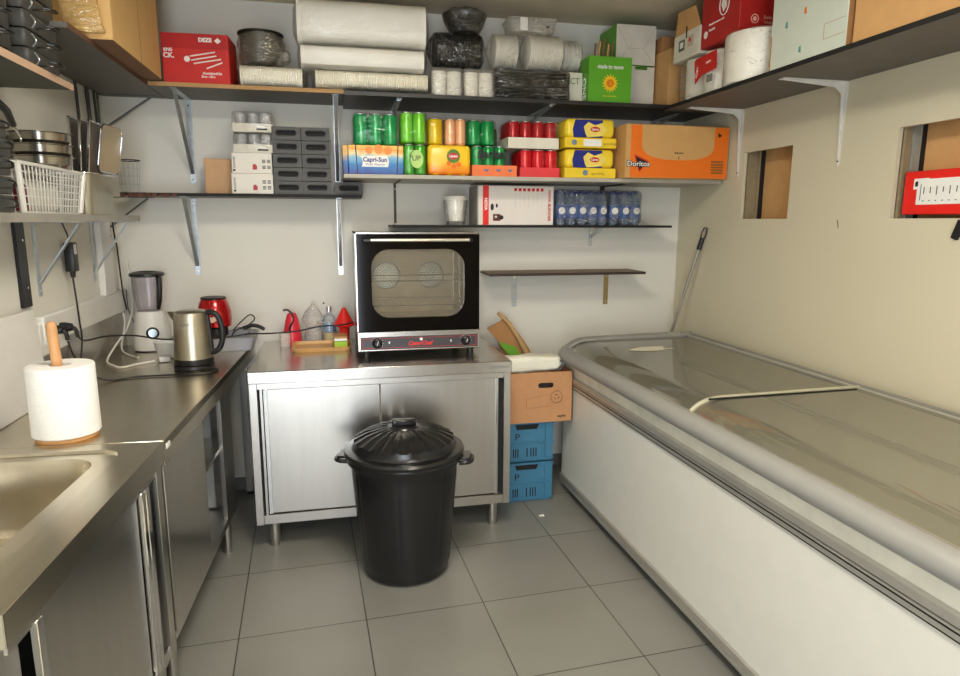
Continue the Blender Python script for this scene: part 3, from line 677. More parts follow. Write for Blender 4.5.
MB().prism([(-.011, .6425), (-.004, .6465), (.0, .6465), (.0, .6425)], 'y', 0, -LN).prism([(-.0065, .6535), (-.0065, .6565), (0, .6565), (0, .6535)], 'y', 0, -LN).prism([(-.008, .6235), (-.008, .6275), (0, .6275), (0, .6235)], 'y', 0, -LN).build('trim_groove', BLACKM, t)
m = MB(); ext(m, [(-.004, .045), (-.009, .050), (-.009, .066), (-.004, .070), (-.010, .074), (-.010, .096), (0, .102), (.02, .102), (.02, .045)]); m.build('lower_trim', ALU, t)
MB().box(.035, .74, -LN+.02, -.02, .02, .10).box(.01, .74, -LN+.01, -.01, .04, .10).build('plinth', BLACKM, t)
for y in (-.15, -1.2, -2.4): MB().cyl((.06, y, 0), .022, 0, .03, 14).build('caster', BLACKP, t)
for y in (-.15, -1.2, -2.4): MB().cyl((.66, y, 0), .022, 0, .03, 14).build('caster', BLACKP, t)
# front bumper rail: rounded profile
def arc(cx, cz, rx, rz, a0, a1, n=10): return [(cx+rx*math.cos(R(a0+(a1-a0)*i/n)), cz+rz*math.sin(R(a0+(a1-a0)*i/n))) for i in range(n+1)]
rp = arc(-.014, .787, .040, .038, 245, 75, 12)+[(.004, .822), (.012, .812), (.012, .750)]
m = MB(); ext(m, rp, -.04, -LN); m.build('front_rail', GREYP, t)
# far end frame following the lid curve, with a rounded front corner
m = MB()
curve = [(-.02, .815), (.02, .842), (.06, .862), (.12, .872), (.40, .876), (.755, .878)]
rings = []
for i, (x, z) in enumerate(curve):
    rings.append([(x, -.045, z-.035), (x, -.045, z), (x, -.030, z+.008), (x, -.008, z+.006), (x, .004, z-.010), (x, .004, z-.045)])
m.loft(rings); m.build('end_rail', GREYP, t)
m = MB(); m.loft([[(-.048, -.10, .752), (-.053, -.10, .79), (-.03, -.10, .824), (.01, -.10, .826), (.03, -.10, .75)],
                  [(-.034, -.045, .752), (-.040, -.045, .79), (-.022, -.045, .826), (.02, -.045, .836), (.03, -.045, .75)],
                  [(.0, -.002, .752), (-.006, -.002, .79), (.0, -.002, .82), (.03, .003, .846), (.04, .0, .75)]]); m.build('corner_cap', GREYP, t)
m = MB(); ext(m, [(.725, .835), (.725, .872), (.735, .878), (.752, .878), (.760, .868), (.760, .835)], 0, -LN); m.build('back_rail', mat('back_rail_grey', (.52, .52, .50), .4, .2), t)
m = MB(); ext(m, [(.708, .862), (.708, .872), (.724, .874), (.724, .862)], -.05, -LN); m.build('lid_track', ALU, t)
MB().box(.0, .76, -LN, -LN+.03, .70, .87, .01).build('near_end_cap', GREYP, t)
# inner tub
LIN = mat('freezer_liner', (.84, .83, .76), .45, 0, .06, 4)
m = MB(); m.box(.045, .05, -LN+.04, -.05, .25, .80).box(.70, .705, -LN+.04, -.05, .25, .86).box(.05, .70, -.055, -.05, .25, .86).box(.05, .70, -LN+.04, -LN+.045, .25, .86).box(.05, .70, -LN+.045, -.055, .25, .255)
m.build('inner_tub', LIN, t)
m = MB()
for z in (.70, .74): m.box(.052, .062, -LN+.05, -.06, z, z+.008, .001)
m.box(.69, .70, -LN+.05, -.06, .70, .72, .001)
m.build('inner_track', mat('inner_track', (.55, .54, .48), .4), t)
LG = film('lid_glass', 'e6e0cc', 3.0, .13, .03, 3, 0, 'f2f1e6', fres=1.0)
lc = [(-.006, .820), (.010, .834), (.030, .846), (.055, .856), (.085, .8625), (.12, .865), (.72, .868)]
def lid_glass(ya2, yb3, dz, label):
    b = bmesh.new(); th = .004
    A = [b.verts.new((x, ya2, z+dz)) for x, z in lc]; B = [b.verts.new((x, yb3, z+dz)) for x, z in lc]
    for i in range(len(lc)-1): b.faces.new((A[i], A[i+1], B[i+1], B[i]))
    bmesh.ops.recalc_face_normals(b, faces=b.faces)
    g = MB()._merge(b).build('glass_lid', LG, t); g['label'] = label; return g
def lid_bar(y, m_, parent, w_=.016, dz=.0, h=.012):
    q = MB(); q.loft([[(x, y-w_/2, z+dz-.001), (x, y+w_/2, z+dz-.001), (x, y+w_/2, z+dz+h*.6), (x, y+w_/4, z+dz+h), (x, y-w_/4, z+dz+h), (x, y-w_/2, z+dz+h*.6)] for x, z in lc]); return q.build('lid_frame', m_, parent)
g1 = lid_glass(-.05, -1.285, -.003, 'farther curved glass lid')
g2 = lid_glass(-1.27, -LN+.03, .001, 'nearer curved glass lid')
LB = mat('lid_bar', (.72, .70, .60), .4, .2)
lid_bar(-1.275, LB, g2); MB().box(.06, .70, -1.292, -1.286, .866, .872).build('lid_seal', BLACKM, g2)
q = MB(); q.loft([[(x, -.075+.006*0, z), (x, -.055, z), (x, -.055, z+.012), (x, -.075, z+.012)] for x, z in lc[:5]]+[[(.15, -.075, .865), (.15, -.055, .865), (.15, -.055, .877), (.15, -.075, .877)]]).build('lid_handle', GREYP, g1)
m = MB().prism([(.20, -.36), (.30, -.30), (.42, -.31), (.40, -.36), (.46, -.37), (.33, -.41), (.26, -.40)], 'z', .8655, .8662); m.build('torn_label', mat('torn_paper', (.88, .86, .78), .7), g1)
m = MB().box(.60, .68, -.014-.03, .002, .872, .884, .003); m.build('corner_clip', ALU, t)
# mop handle behind the freezer
a = Vector((1.765, 3.655, .0)); c = Vector((2.050, 3.385, 1.478)); d = (c-a)
t = thing('mop_handle', 'thin metal broom handle with black grip leaning in the right corner', 'broom handle', a)
MB().tube([(0, 0, .004), d*.93], .0095, 12).build('pole', mat('satin_pole', (.62, .60, .56), .35, .5), t)
MB().tube([d*.48, d*.50], .012, 12).build('joint', mat('white_joint', (.85, .85, .82), .4), t)
dn = d.normalized(); s_ = Vector((0, 1, 0)).cross(dn).normalized()
MB().tube([d*.91, d*.955], .014, 12).tube([d*.955+s_*.012+dn*(0), d*.975+s_*.014, d*.992+s_*.008, d*.992-s_*.008, d*.975-s_*.014, d*.955-s_*.012], .0045, 8).build('grip', BLACKP, t)
# small things on the right wall
t = thing('red_box', 'flat red box with white sheet lying in the right wall opening', 'box', (2.07, 1.70, 1.531))
MB().box(.008, .10, .01, .405, 0, .155, .003).build('body', REDBR, t)
MB().prism([(.02, .035), (.345, .035), (.345, .122), (.355, .122), (.355, .125), (.02, .125)], 'x', .006, .008).prism([(.30, .09), (.362, .09), (.362, .128), (.30, .128)], 'x', .0065, .008).build('white_sheet', WHITE, t)
q = MB()
for i in range(11):
    yy = .315-i*.026; h = .012+.010*random.random(); q.box(.0052, .006, yy-.0015, yy+.0015, .09-h, .09+h*.4).box(.0052, .006, yy-.003, yy+.003, .047, .050)
q.box(.0052, .006, .328, .330, .05, .108)
q.box(.0057, .0065, .343, .355, .10, .118)
q.build('fine_print', BLACKPR, t)
t = thing('wall_clip', 'small black clip on the right wall at the picture edge', 'clip', (XR, 1.83, 1.452))
MB().prism([(-.02, .06), (.012, .06), (.032, .0), (.012, -.008)], 'x', -.012, 0).build('clip', BLACKM, t)
tag(MB().tube([(XR, 2.405, 1.512), (XR-.0005, 2.40, 1.50), (XR, 2.395, 1.478)], .0015, 5).build('wall_scratch', BLACKPR), 'short dark scratch mark on the right wall between the openings', 'scratch')
tag(MB().cyl((0, 0, 0), .005, 0, .003, 8, M=Matrix.Translation((-.02-.05, YB, 1.05)) @ Matrix.Rotation(R(90), 4, 'X')).build('wall_plug_hole', BLACKM), 'tiny dark hole in the back wall left of the oven', 'hole')
tag(MB().box(.985, 1.012, 3.03, 3.045, 0, .004, .001).crumple(.003, 60, 2).build('paper_scrap', WHITE), 'tiny white paper scrap on the floor in front of the blue crates', 'paper scrap')
#CHUNK2

# ================================================================== THINGS ON THE SHELVES
ZS, ZM, ZL, ZLL = 2.1035, 1.7225, 1.4805, 1.6305            # tops of the back shelves
CANTOP = mat('can_top', (.78, .78, .78), .25, .9)
def can_mesh(m, r, h, mi_body=0, mi_top=1, c=(0, 0, 0)):
    m.lathe([(0, .003), (r*.72, 0), (r*.80, .002), (r, h*.05), (r, h*.90), (r*.90, h*.96), (r*.82, h*.975)], c, 18, mi_body)
    m.lathe([(r*.82, h*.975), (r*.84, h), (r*.78, h), (r*.76, h*.985), (0, h*.985)], c, 18, mi_top); return m
_cm = {}
def can_part(parent, x, y, z, r, h, m):
    key = (r, h, m.name)
    if key not in _cm:
        o = can_mesh(MB(), r, h).build('can', [m, CANTOP]); _cm[key] = o.data
    else: o = bpy.data.objects.new('can', _cm[key]); C.objects.link(o)
    o.parent = parent; o.location = (x, y, z); return o
def wrap(parent, w, d, z0, z1, m=None, bev=.02, seed=1, amp=.003, name='plastic_wrap'):
    q = MB().box(-w/2, w/2, -d/2, d/2, z0, z1, bev, seg=3).crumple(amp, 28, 1, seed); return q.build(name, m or FILM, parent)
def can_pack(label, cx, y0, z, nx, ny, r, h, m, group=None, film_=True, tray=None, seed=1, name='can_pack', rz=0):
    w, d = nx*2*r, ny*2*r
    t = thing(name, label, 'drinks pack', (cx, y0+d/2, z), rz, group); zz = 0
    if tray:
        tm, th = tray; zz = .003
        a, b2 = w/2+.006, d/2+.006
        MB().box(-a, a, -b2, b2, 0, .003).box(-a, a, -b2, -b2+.003, .003, th).box(-a, a, b2-.003, b2, .003, th).box(-a, -a+.003, -b2, b2, .003, th).box(a-.003, a, -b2, b2, .003, th).build('tray', tm, t)
    for i in range(nx):
        for j in range(ny): can_part(t, (i-(nx-1)/2)*2*r, (j-(ny-1)/2)*2*r, zz, r*.985, h, m)
    if film_: wrap(t, w+.010, d+.010, .001 if not tray else tray[1], zz+h+.004, TFILM, .018, seed)
    return t
CG = mat('can_green', (.06, .60, .33), .25, .2, .06); CLIME = mat('can_lime', (.45, .80, .18), .25, .2, .06)
CLIME2 = mat('can_lime_deep', (.28, .66, .16), .25, .2, .15, 30); CYEL = mat('can_yellow', (.88, .74, .06), .25, .2, .06)
CPEACH = mat('can_peach', (.93, .70, .52), .28, .2, .08); CRED = mat('can_red', (.84, .09, .14), .25, .2, .08)
CREDD = mat('can_dark_red', (.68, .10, .13), .25, .2, .08); CSPR = mat('sprite_green', (.02, .58, .28), .25, .2, .1)
CLY = mat('iced_tea_yellow', (.96, .76, .10), .3, 0, .05); CLO = mat('iced_tea_orange', (.95, .45, .08), .3, 0, .1)
DARKPR = mat('print_dark_green', (.03, .10, .04), .5)
# --- drinks shelf, lower row
t = thing('juice_pouch_box', 'blue and orange printed juice box under the green can pack', 'drinks box', (.197, 3.40, ZM))
pm = ramp_mat('juice_print', 2, [(0, '2a3f9a'), (.35, '2f7fc0'), (.58, '7fb8d8'), (.70, 'f2d9a0'), (.85, 'f0a030'), (1, 'f7c860')], 0, .135)
MB().box(-.118, .145, -.105, .14, 0, .136, .003).build('body', pm, t)
MB().box(-.145, -.119, -.100, .13, 0, .134, .003).build('side_pouches', ramp_mat('juice_print_side', 2, [(0, '27357a'), (.5, '3a6fae'), (.7, 'd8b070'), (1, 'e0b050')], 0, .135), t)
q = MB().prism([(-.078, .0), (-.074, .0), (-.081, .136), (-.086, .136)], 'y', -.1062, -.105); q.build('dark_seam', BLACKPR, t)
MB().prism([(.110, 0), (.114, 0), (.122, .136), (.117, .136)], 'y', -.1062, -.105).build('dark_seam', BLACKPR, t)
MB().prism([(-.055, .035), (.07, .035), (.075, .062), (.065, .088), (-.06, .085), (-.05, .06)], 'y', -.1062, -.105).build('logo_panel', WHITE, t)
text('Capri-Sun', .030, (.008, -.1066, .068), mat('logo_purple', (.20, .14, .50), .4), t, bold=.001, width=.115)
text('Multi Vitamin', .014, (.008, -.1066, .046), _m['logo_purple'], t, width=.09)
q = MB()
for x, z, r_ in ((-.02, .112, .018), (.025, .118, .022), (.07, .112, .02)): q.cyl((0, 0, 0), r_, 0, .001, 18, M=Matrix.Translation((x, -.105, z)) @ Matrix.Rotation(R(90), 4, 'X')); q.build('orange_fruit_print', mat('fruit_orange', (.95, .55, .12), .4), t); q = MB()
can_pack('bright green can pack on the juice box, at the left end of the drinks shelf', .212, 3.30, ZM+.1365, 3, 2, .035, .146, CG, seed=1)
can_pack('tall lime green cans stacked beside the green can pack', .392, 3.29, ZM+.150, 2, 2, .031, .145, CLIME, seed=2)
t = can_pack('deep lime green cans with round print, under the tall lime cans', .398, 3.29, ZM, 2, 2, .028, .145, CLIME2, seed=3)
q = MB().lathe([(0, 0), (.032, 0), (.032, .001), (0, .001)], (0, 0, 0), 24, M=Matrix.Translation((.008, -.062, .075)) @ Matrix.Rotation(R(90), 4, 'X') @ Matrix.Diagonal((1, 1.35, 1, 1))); q.build('pale_print', mat('lime_print', (.70, .84, .45), .4), t)
text('7UP', .035, (-.004, -.0645, .078), DARKPR, t)
t = can_pack('yellow to orange iced tea cans in printed wrap under the yellow cans', .567, 3.285, ZM, 3, 2, .034, .143, CLY, film_=False, seed=4)
pr_ = ramp_mat('iced_tea_print', 2, [(0, 'f07818'), (.25, 'f59a20'), (.45, 'f8c828'), (1, 'f9cf30')], 0, .145, .28)
MB().box(-.106, .106, -.073, .073, .002, .146, .02, seg=3).crumple(.002, 20, 1).build('printed_wrap', pr_, t)
MB().cyl((0, 0, 0), .033, 0, .001, 24, M=Matrix.Translation((.018, -.0755, .092)) @ Matrix.Rotation(R(90), 4, 'X')).build('leaf_print', mat('leaf_green', (.30, .50, .15), .5), t)
MB().lathe([(0, 0), (.026, 0), (.026, .001), (0, .001)], seg=28, M=Matrix.Translation((.018, -.0768, .092)) @ Matrix.Rotation(R(90), 4, 'X') @ Matrix.Diagonal((1, .62, 1, 1))).build('red_emblem', REDP, t)
text('Lipton', .016, (.018, -.0782, .092), WHITE, t, bold=.0006)
q = MB()
for x, z in ((.02, .045), (.045, .052), (-.005, .058)): q = MB().cyl((0, 0, 0), .012, 0, .001, 14, M=Matrix.Translation((x, -.0755, z)) @ Matrix.Rotation(R(90), 4, 'X')); q.build('peach_print', CLO, t)
can_pack('pair of yellow cans between the lime and the peach coloured cans', .503, 3.30, ZM+.1475, 1, 2, .038, .125, CYEL, seed=5)
t = can_pack('peach coloured cans next to the yellow cans on the drinks shelf', .602, 3.30, ZM+.1475, 2, 2, .026, .125, CPEACH, seed=6)
t = thing('orange_tray', 'low orange cardboard tray of green cans on the drinks shelf', 'tray', (.797, 3.37, ZM))
ORT = mat('orange_card', (.93, .48, .26), .6)
MB().box(-.118, .118, -.08, .11, 0, .003).box(-.118, .118, -.08, -.077, .003, .054).box(-.118, .118, .107, .11, .003, .054).box(-.118, -.115, -.08, .11, .003, .054).box(.115, .118, -.08, .11, .003, .054).build('body', ORT, t)
for x in (-.042, .020, .080): MB().prism([(x-.016, .034), (x+.016, .034), (x, .020)], 'y', -.0812, -.080).build('blue_print', mat('tray_blue', (.35, .42, .60), .5), t)
t = can_pack('green cans standing in the orange tray with dark brand lettering', .775, 3.315, ZM+.0035, 3, 2, .0295, .145, CSPR, seed=7)
text('Sprite', .060, (0, -.0700, .104), BLACKPR, t, shear=.3, bold=.0022, width=.14)
can_pack('glossy green wrapped cans stacked behind and above the orange tray', .742, 3.345, ZM+.154, 2, 2, .036, .122, CSPR, seed=8)
can_pack('slim dull green cans between the glossy green cans and the upper red tray', .840, 3.49, ZM+.0, 1, 2, .022, .255, mat('can_dull_green', (.28, .48, .30), .35, .2), seed=9, film_=False)
REDT = mat('red_card', (.88, .22, .24), .55); WHT = mat('white_card', (.86, .84, .78), .6)
t = can_pack('red cans in a red cardboard tray, under the white tray', 1.035, 3.30, ZM, 3, 3, .034, .133, CRED, tray=(REDT, .048), seed=10)
MB().box(-.095, -.060, -.1055-.001, -.1035-.001, .012, .038).build('white_sticker', WHITE, t)
q = MB()
for i in range(7): q.box(-.092+i*.0045, -.090+i*.0045, -.1075, -.1063, .015, .035)
q.build('barcode_print', BLACKPR, t)
text('Coca-Cola', .022, (.03, -.1058, .026), mat('deep_red', (.62, .06, .10), .5), t, shear=.3, width=.10)
can_pack('red cans in a white cardboard tray, stacked on the red tray', .999, 3.30, ZM+.141, 4, 3, .0325, .130, CREDD, tray=(WHT, .052), seed=11)
YCARD = mat('yellow_card', (.93, .80, .16), .5); BLPR = mat('print_blue', (.10, .14, .50), .4); YLIGHT = mat('yellow_label', (.93, .84, .40), .4)
for k, lab in enumerate(('yellow and blue iced tea pack in yellow tray, lower of the two', 'yellow and blue iced tea pack in yellow tray, stacked on its twin')):
    z = ZM+k*.150; cx = 1.303-.002*k
    t = thing('iced_tea_pack', lab, 'drinks pack', (cx, 3.40, z), 0, 'yellow iced tea trays')
    MB().box(-.140, .140, -.12, .12, 0, .050, .002).build('tray', YCARD, t)
    MB().box(-.134, .134, -.112, .112, .050, .146, .025, seg=3).crumple(.003, 18, 1, k).build('printed_wrap', mat('wrap_yellow', (.95, .84, .22), .25, 0, .05), t)
    MB().prism([(-.092, .052), (.062, .052), (.068, .09), (.062, .138), (-.085, .138), (-.098, .09)], 'y', -.1165, -.112).build('blue_print', BLPR, t)
    MB().prism([(-.02, .052), (.06, .06), (.085, .09), (.06, .125), (.02, .112), (-.015, .128), (-.04, .105), (-.03, .07)], 'y', -.1180, -.1165).build('pale_print', YLIGHT, t)
    MB().lathe([(0, 0), (.026, 0), (.026, .0012), (0, .0012)], seg=26, M=Matrix.Translation((.022, -.1180, .092)) @ Matrix.Rotation(R(90), 4, 'X') @ Matrix.Diagonal((1, .5, 1, 1))).build('red_emblem', REDP, t)
    text('Lipton', .015, (.022, -.1195, .092), WHITE, t, bold=.0005)
    if k: MB().box(-.04, .058, -.1215, -.12, .008, .042).build('white_sticker', WHITE, t)
    text('sparkling', .018, (.102 if k else .04, -.1208, .022), mat('tan_print', (.60, .50, .20), .5), t, width=.07)
    MB().cyl((0, 0, 0), .014, 0, .001, 16, M=Matrix.Translation((-.09 if k else -.028, -.12, .026)) @ Matrix.Rotation(R(90), 4, 'X')).build('blue_spot', mat('spot_blue', (.45, .52, .62), .5), t)
t = thing('snack_carton', 'large brown and orange snack carton at the right end of the drinks shelf', 'carton', (1.757, 3.40, ZM))
CARO = mat('snack_card', (.80, .62, .38), .7, 0, .03, 20)
MB().box(-.292, .292, -.185, .21, 0, .268, .004).build('body', CARO, t)
ORP = mat('print_orange', (.92, .45, .08), .5, 0, .03)
left = [(-.268, .252), (-.205, .252), (-.205, .13)]; cur = [(-.205+ .0, .13)]
def se(v, p): return math.copysign(abs(v)**p, v)
curve_ = [(.205*se(math.cos(a), .75), .175-.082*se(math.sin(a), .75)) for a in [PI*i/24 for i in range(25)]]
MB().prism([(.205, .262), (.285, .262), (.285, .004), (-.265, .004), (-.265, .262), (-.205, .262)]+curve_[::-1], 'y', -.1862, -.1850).build('orange_print', ORP, t)
MB().prism([(-.245, .118), (-.215, .03), (-.165, .085)], 'y', -.1880, -.1862).build('triangle_outline', REDP, t)
MB().prism([(-.238, .108), (-.214, .040), (-.176, .082)], 'y', -.1888, -.1880).build('triangle_emblem', BLACKPR, t)
text('Doritos', .036, (-.222, -.1895, .070), BLACKPR, t, width=.128, bold=.0035)
text('Doritos', .036, (-.222, -.1905, .070), WHITE, t, width=.122, bold=.0004)
text('THIS WAY', .011, (.005, -.1856, .128), BLACKPR, t, bold=.0004); text('i', .02, (.005, -.1856, .105), BLACKPR, t, bold=.001)
q = MB(); q.prism([(.222, .235), (.245, .222), (.228, .212)], 'y', -.188, -.186); q.build('small_emblem', BLACKPR, t)
q = MB()
for i in range(5): q.box(.192, .262, -.1872, -.1862, .028+i*.014, .037+i*.014)
q.build('stamp_print', mat('stamp_brown', (.55, .35, .12), .6), t)
# --- thin dark shelf: cups, long box, water
t = thing('plastic_cup_stack', 'pair of clear plastic cups with white contents left of the long box', 'cup', (.642, 3.54, ZL))
MB().lathe([(0, 0), (.050, 0), (.068, .13), (.066, .13), (.048, .004), (0, .004)], seg=28).build('outer_cup', GLASS, t)
MB().lathe([(0, .02), (.050, .02), (.060, .10), (.062, .150), (.050, .158), (0, .158)], seg=20, rib=lambda a, r, z: 1+.02*math.sin(a*6)).build('white_contents', mat('sachets', (.90, .89, .85), .7, 0, .08, 60, .4, 80), t)
t = thing('appliance_box', 'long white box with red end band and tiny jar pictures', 'box', (.958, 3.565, ZL)); 
MB().box(-.209, .209, -.11, .11, 0, .206, .003).build('body', mat('box_cream_white', (.90, .87, .84), .5, 0, .02), t)
MB().box(-.184, -.152, -.1112, -.11, .001, .205).build('red_band', REDBR, t)
MB().box(-.215, -.209, -.11, .10, .0, .204).build('grey_end', mat('box_end_grey', (.60, .58, .56), .6), t)
text('NOVA', .022, (-.168, -.1118, .11), WHITE, t, spin=R(-90), bold=.0008)
text('NOVA BLENDER', .020, (.184, -.1106, .103), REDP, t, spin=R(-90), width=.165, bold=.0006)
for i in range(7):
    x = -.005+i*.0245; MB().box(x-.008, x+.008, -.1112, -.11, .178, .194).build('red_square', REDP, t)
    MB().box(x-.0005, x+.0005, -.1108, -.11, .09+.012*(i % 3), .168).build('text_line', mat('faint_grey', (.70, .68, .66), .6), t)
MB().box(-.128, -.088, -.1112, -.11, .022, .058, .0).build('jar_print', mat('jar_print', (.36, .12, .08), .4), t)
MB().cyl((0, 0, 0), .012, 0, .0012, 18, M=Matrix.Translation((-.083, -.11, .040)) @ Matrix.Rotation(R(90), 4, 'X')).build('jar_print', BLACKPR, t)
text('+', .026, (-.113, -.1125, .042), WHITE, t, bold=.001)
for x, z, rx in ((-.133, .095, .013), (-.108, .102, .008)): MB().lathe([(0, 0), (rx, 0), (rx, .001), (0, .001)], seg=20, M=Matrix.Translation((x, -.11, z)) @ Matrix.Rotation(R(90), 4, 'X') @ Matrix.Diagonal((.7, 1.4, 1, 1))).build('lid_print', BLACKPR, t)
WB = film('water_bottle_plastic', 'cfe0f4', .6, .20, .08, 20, .5, 'c4d8f2'); WLAB = mat('water_label', (.17, .33, .60), .35, 0, .25, 30); WCAP = mat('bottle_cap_blue', (.10, .20, .50), .35)
bot = None
def water_pack(label, cx, y0, nx, ny, r, seed):
    global bot
    t = thing('water_bottle_pack', label, 'water bottles', (cx, y0+ny*r, ZL), 0, 'wrapped water bottle packs')
    for i in range(nx):
        for j in range(ny):
            x, y = (i-(nx-1)/2)*2*r, (j-(ny-1)/2)*2*r
            if bot is None:
                B = MB().lathe([(0, .002), (r*.8, 0), (r*.98, .012), (r*.98, .055), (r*.90, .065), (r*.98, .075), (r*.98, .115), (r*.7, .145), (r*.38, .165), (r*.36, .172)], seg=16).build('bottle', WB, t)
                l_ = MB().lathe([(r*.985, .035), (r*.995, .036), (r*.995, .108), (r*.985, .109)], seg=16).build('label_band', WLAB, B)
                c_ = MB().cyl((0, 0, 0), r*.42, .17, .186, 12).build('cap', WCAP, B); e_ = MB().cyl((0, 0, 0), r*.62, 0, .0012, 14, M=Matrix.Translation((0, -r*1.0, .078)) @ Matrix.Rotation(R(90), 4, 'X')).build('round_emblem', WHITE, B)
                bot = (B, l_, c_, e_)
            else:
                B = bot[0].copy(); C.objects.link(B); B.parent = t
                for q_ in bot[1:]:
                    c2 = q_.copy(); C.objects.link(c2); c2.parent = B
            B.location = (x, y, .001)
    wrap(t, nx*2*r+.010, ny*2*r+.01, 0.006, .192, film('crinkle_film', 'eef3fa', .7, .03, .06, 20, 1.0, crease_glint=.55), .03, seed, .006)
water_pack('wrapped blue water bottles next to the long white box', 1.345, 3.475, 5, 3, .0305, 21)
water_pack('wrapped blue water bottles at the right, nearest the dark hanger', 1.607, 3.49, 3, 3, .0325, 22)
# --- left low shelf
t = thing('paper_bag', 'flat brown paper bag leaning on the wall beside the white cartons', 'paper bag', (-.553, 3.60, ZLL))
MB().box(-.068, .066, -.03, .03, 0, .172, .004, seg=1).crumple(.003, 20, 2, 4).build('bag', mat('kraft_paper', (.80, .64, .48), .75, 0, .05, 20, .2, 70), t)
def white_carton(label, z, cx, w):
    t = thing('white_carton', label, 'carton', (cx, 3.58, z), 0, 'white cartons on the left low shelf')
    MB().box(-w/2, w/2, -.10, .10, 0, .098, .002).build('body', mat('carton_white', (.90, .88, .84), .5, 0, .02), t)
    MB().prism([(.002, .018), (.022, .018), (.024, .034), (.014, .046), (.003, .04)], 'y', -.1012, -.10).build('red_mark', mat('mark_red', (.68, .16, .18), .5), t)
    for sx in (.055, .078):
        for sz in (.022, .050):
            q = MB()
            for i in range(3): q.box(sx-.007, sx+.009, -.1008, -.10, sz+i*.006, sz+i*.006+.0035)
            q.build('barcode_print', BLACKPR, t)
    text('GLASSWARE', .014, (-.082, -.1006, .05), BLACKPR, t, spin=R(90), width=.055); MB().box(-.089, -.078, -.1008, -.10, .010, .018).build('small_mark', BLACKPR, t)
white_carton('white carton with red mark standing on the left low shelf, lower one', ZLL, -.384, .195)
white_carton('white carton with red mark carrying two packs of drinking glasses', ZLL+.0985, -.382, .188)
for k, lab in enumerate(('shrink wrapped tray of clear drinking glasses, lower pack', 'shrink wrapped tray of clear drinking glasses, topmost pack')):
    t = thing('glass_pack', lab, 'glasses', (-.372, 3.58, ZLL+.197+k*.098+.0005), 0, 'wrapped drinking glasses')
    MB().box(-.092, .092, -.09, .09, 0, .003).box(-.092, .092, -.092, -.089, 0, .040).box(-.092, .092, .089, .092, 0, .040).box(-.092, -.089, -.09, .09, 0, .04).box(.089, .092, -.09, .09, 0, .04).build('tray', WHT, t)
    MB().box(.02, .07, -.0932, -.092, .010, .018).build('fine_print', BLACKPR, t)
    for i in range(3):
        for j in range(2): MB().lathe([(0, .004), (.022, .004), (.027, .01), (.028, .092), (.0265, .092), (.025, .012), (0, .012)], ((i-1)*.058, (j-.5)*.08, 0), 18).build('drinking_glass', film('drink_glass', 'ffffff', .5, .16, .05, 40, .2, crease_glint=.2, fres=.45), t)
    wrap(t, .19, .186, .002, .097, FILM, .015, 30+k, .002)
SLG = mat('charcoal_box', (.34, .34, .335), .6, 0, .08, 20)
def slot_box(label, cx, z, group='grey slotted boxes'):
    t = thing('slotted_box', label, 'storage box', (cx, 3.485, z), 0, group); w2, h = .069, .063
    hole = rr(.092, .020, .0095, 5, 0, .034)
    m = MB(); framed(m, -w2, w2, 0, h, hole, 0, .012)
    m.box(-w2, w2, .012, .20, 0, .004).box(-w2, -w2+.004, .012, .20, .004, h).box(w2-.004, w2, .012, .20, .004, h).box(-w2, w2, .196, .20, .004, h).box(-w2+.004, w2-.004, .012, .196, h-.004, h)
    m.build('body', SLG, t)
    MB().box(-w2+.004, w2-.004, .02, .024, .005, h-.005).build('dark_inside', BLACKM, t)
    ring = MB(); o2 = rr(.102, .030, .0145, 5, 0, .034); i2 = rr(.092, .020, .0095, 5, 0, .034); n_ = len(o2)
    ring.loft([[(x, -.0, z_) for x, z_ in o2], [(x, -.004, z_) for x, z_ in [((a[0]+b_[0])/2, (a[1]+b_[1])/2) for a, b_ in zip(o2, i2)]], [(x, 0, z_) for x, z_ in i2]], cap=False)
    ring.build('slot_rim', SLG, t); return t
rn = ('bottom', 'second from bottom', 'middle', 'second from top', 'top')
for c_, (cx, cn) in enumerate(((-.2135, 'left column beside the white cartons'), (-.0735, 'right column by the galvanised bracket'))):
    for k in range(5): slot_box('grey slotted box, %s of the %s' % (rn[k], cn), cx+random.uniform(-.001, .001), ZLL+k*.0655-(.002*0))
slot_box('single grey slotted box alone at the right end of its shelf', .082, ZLL)

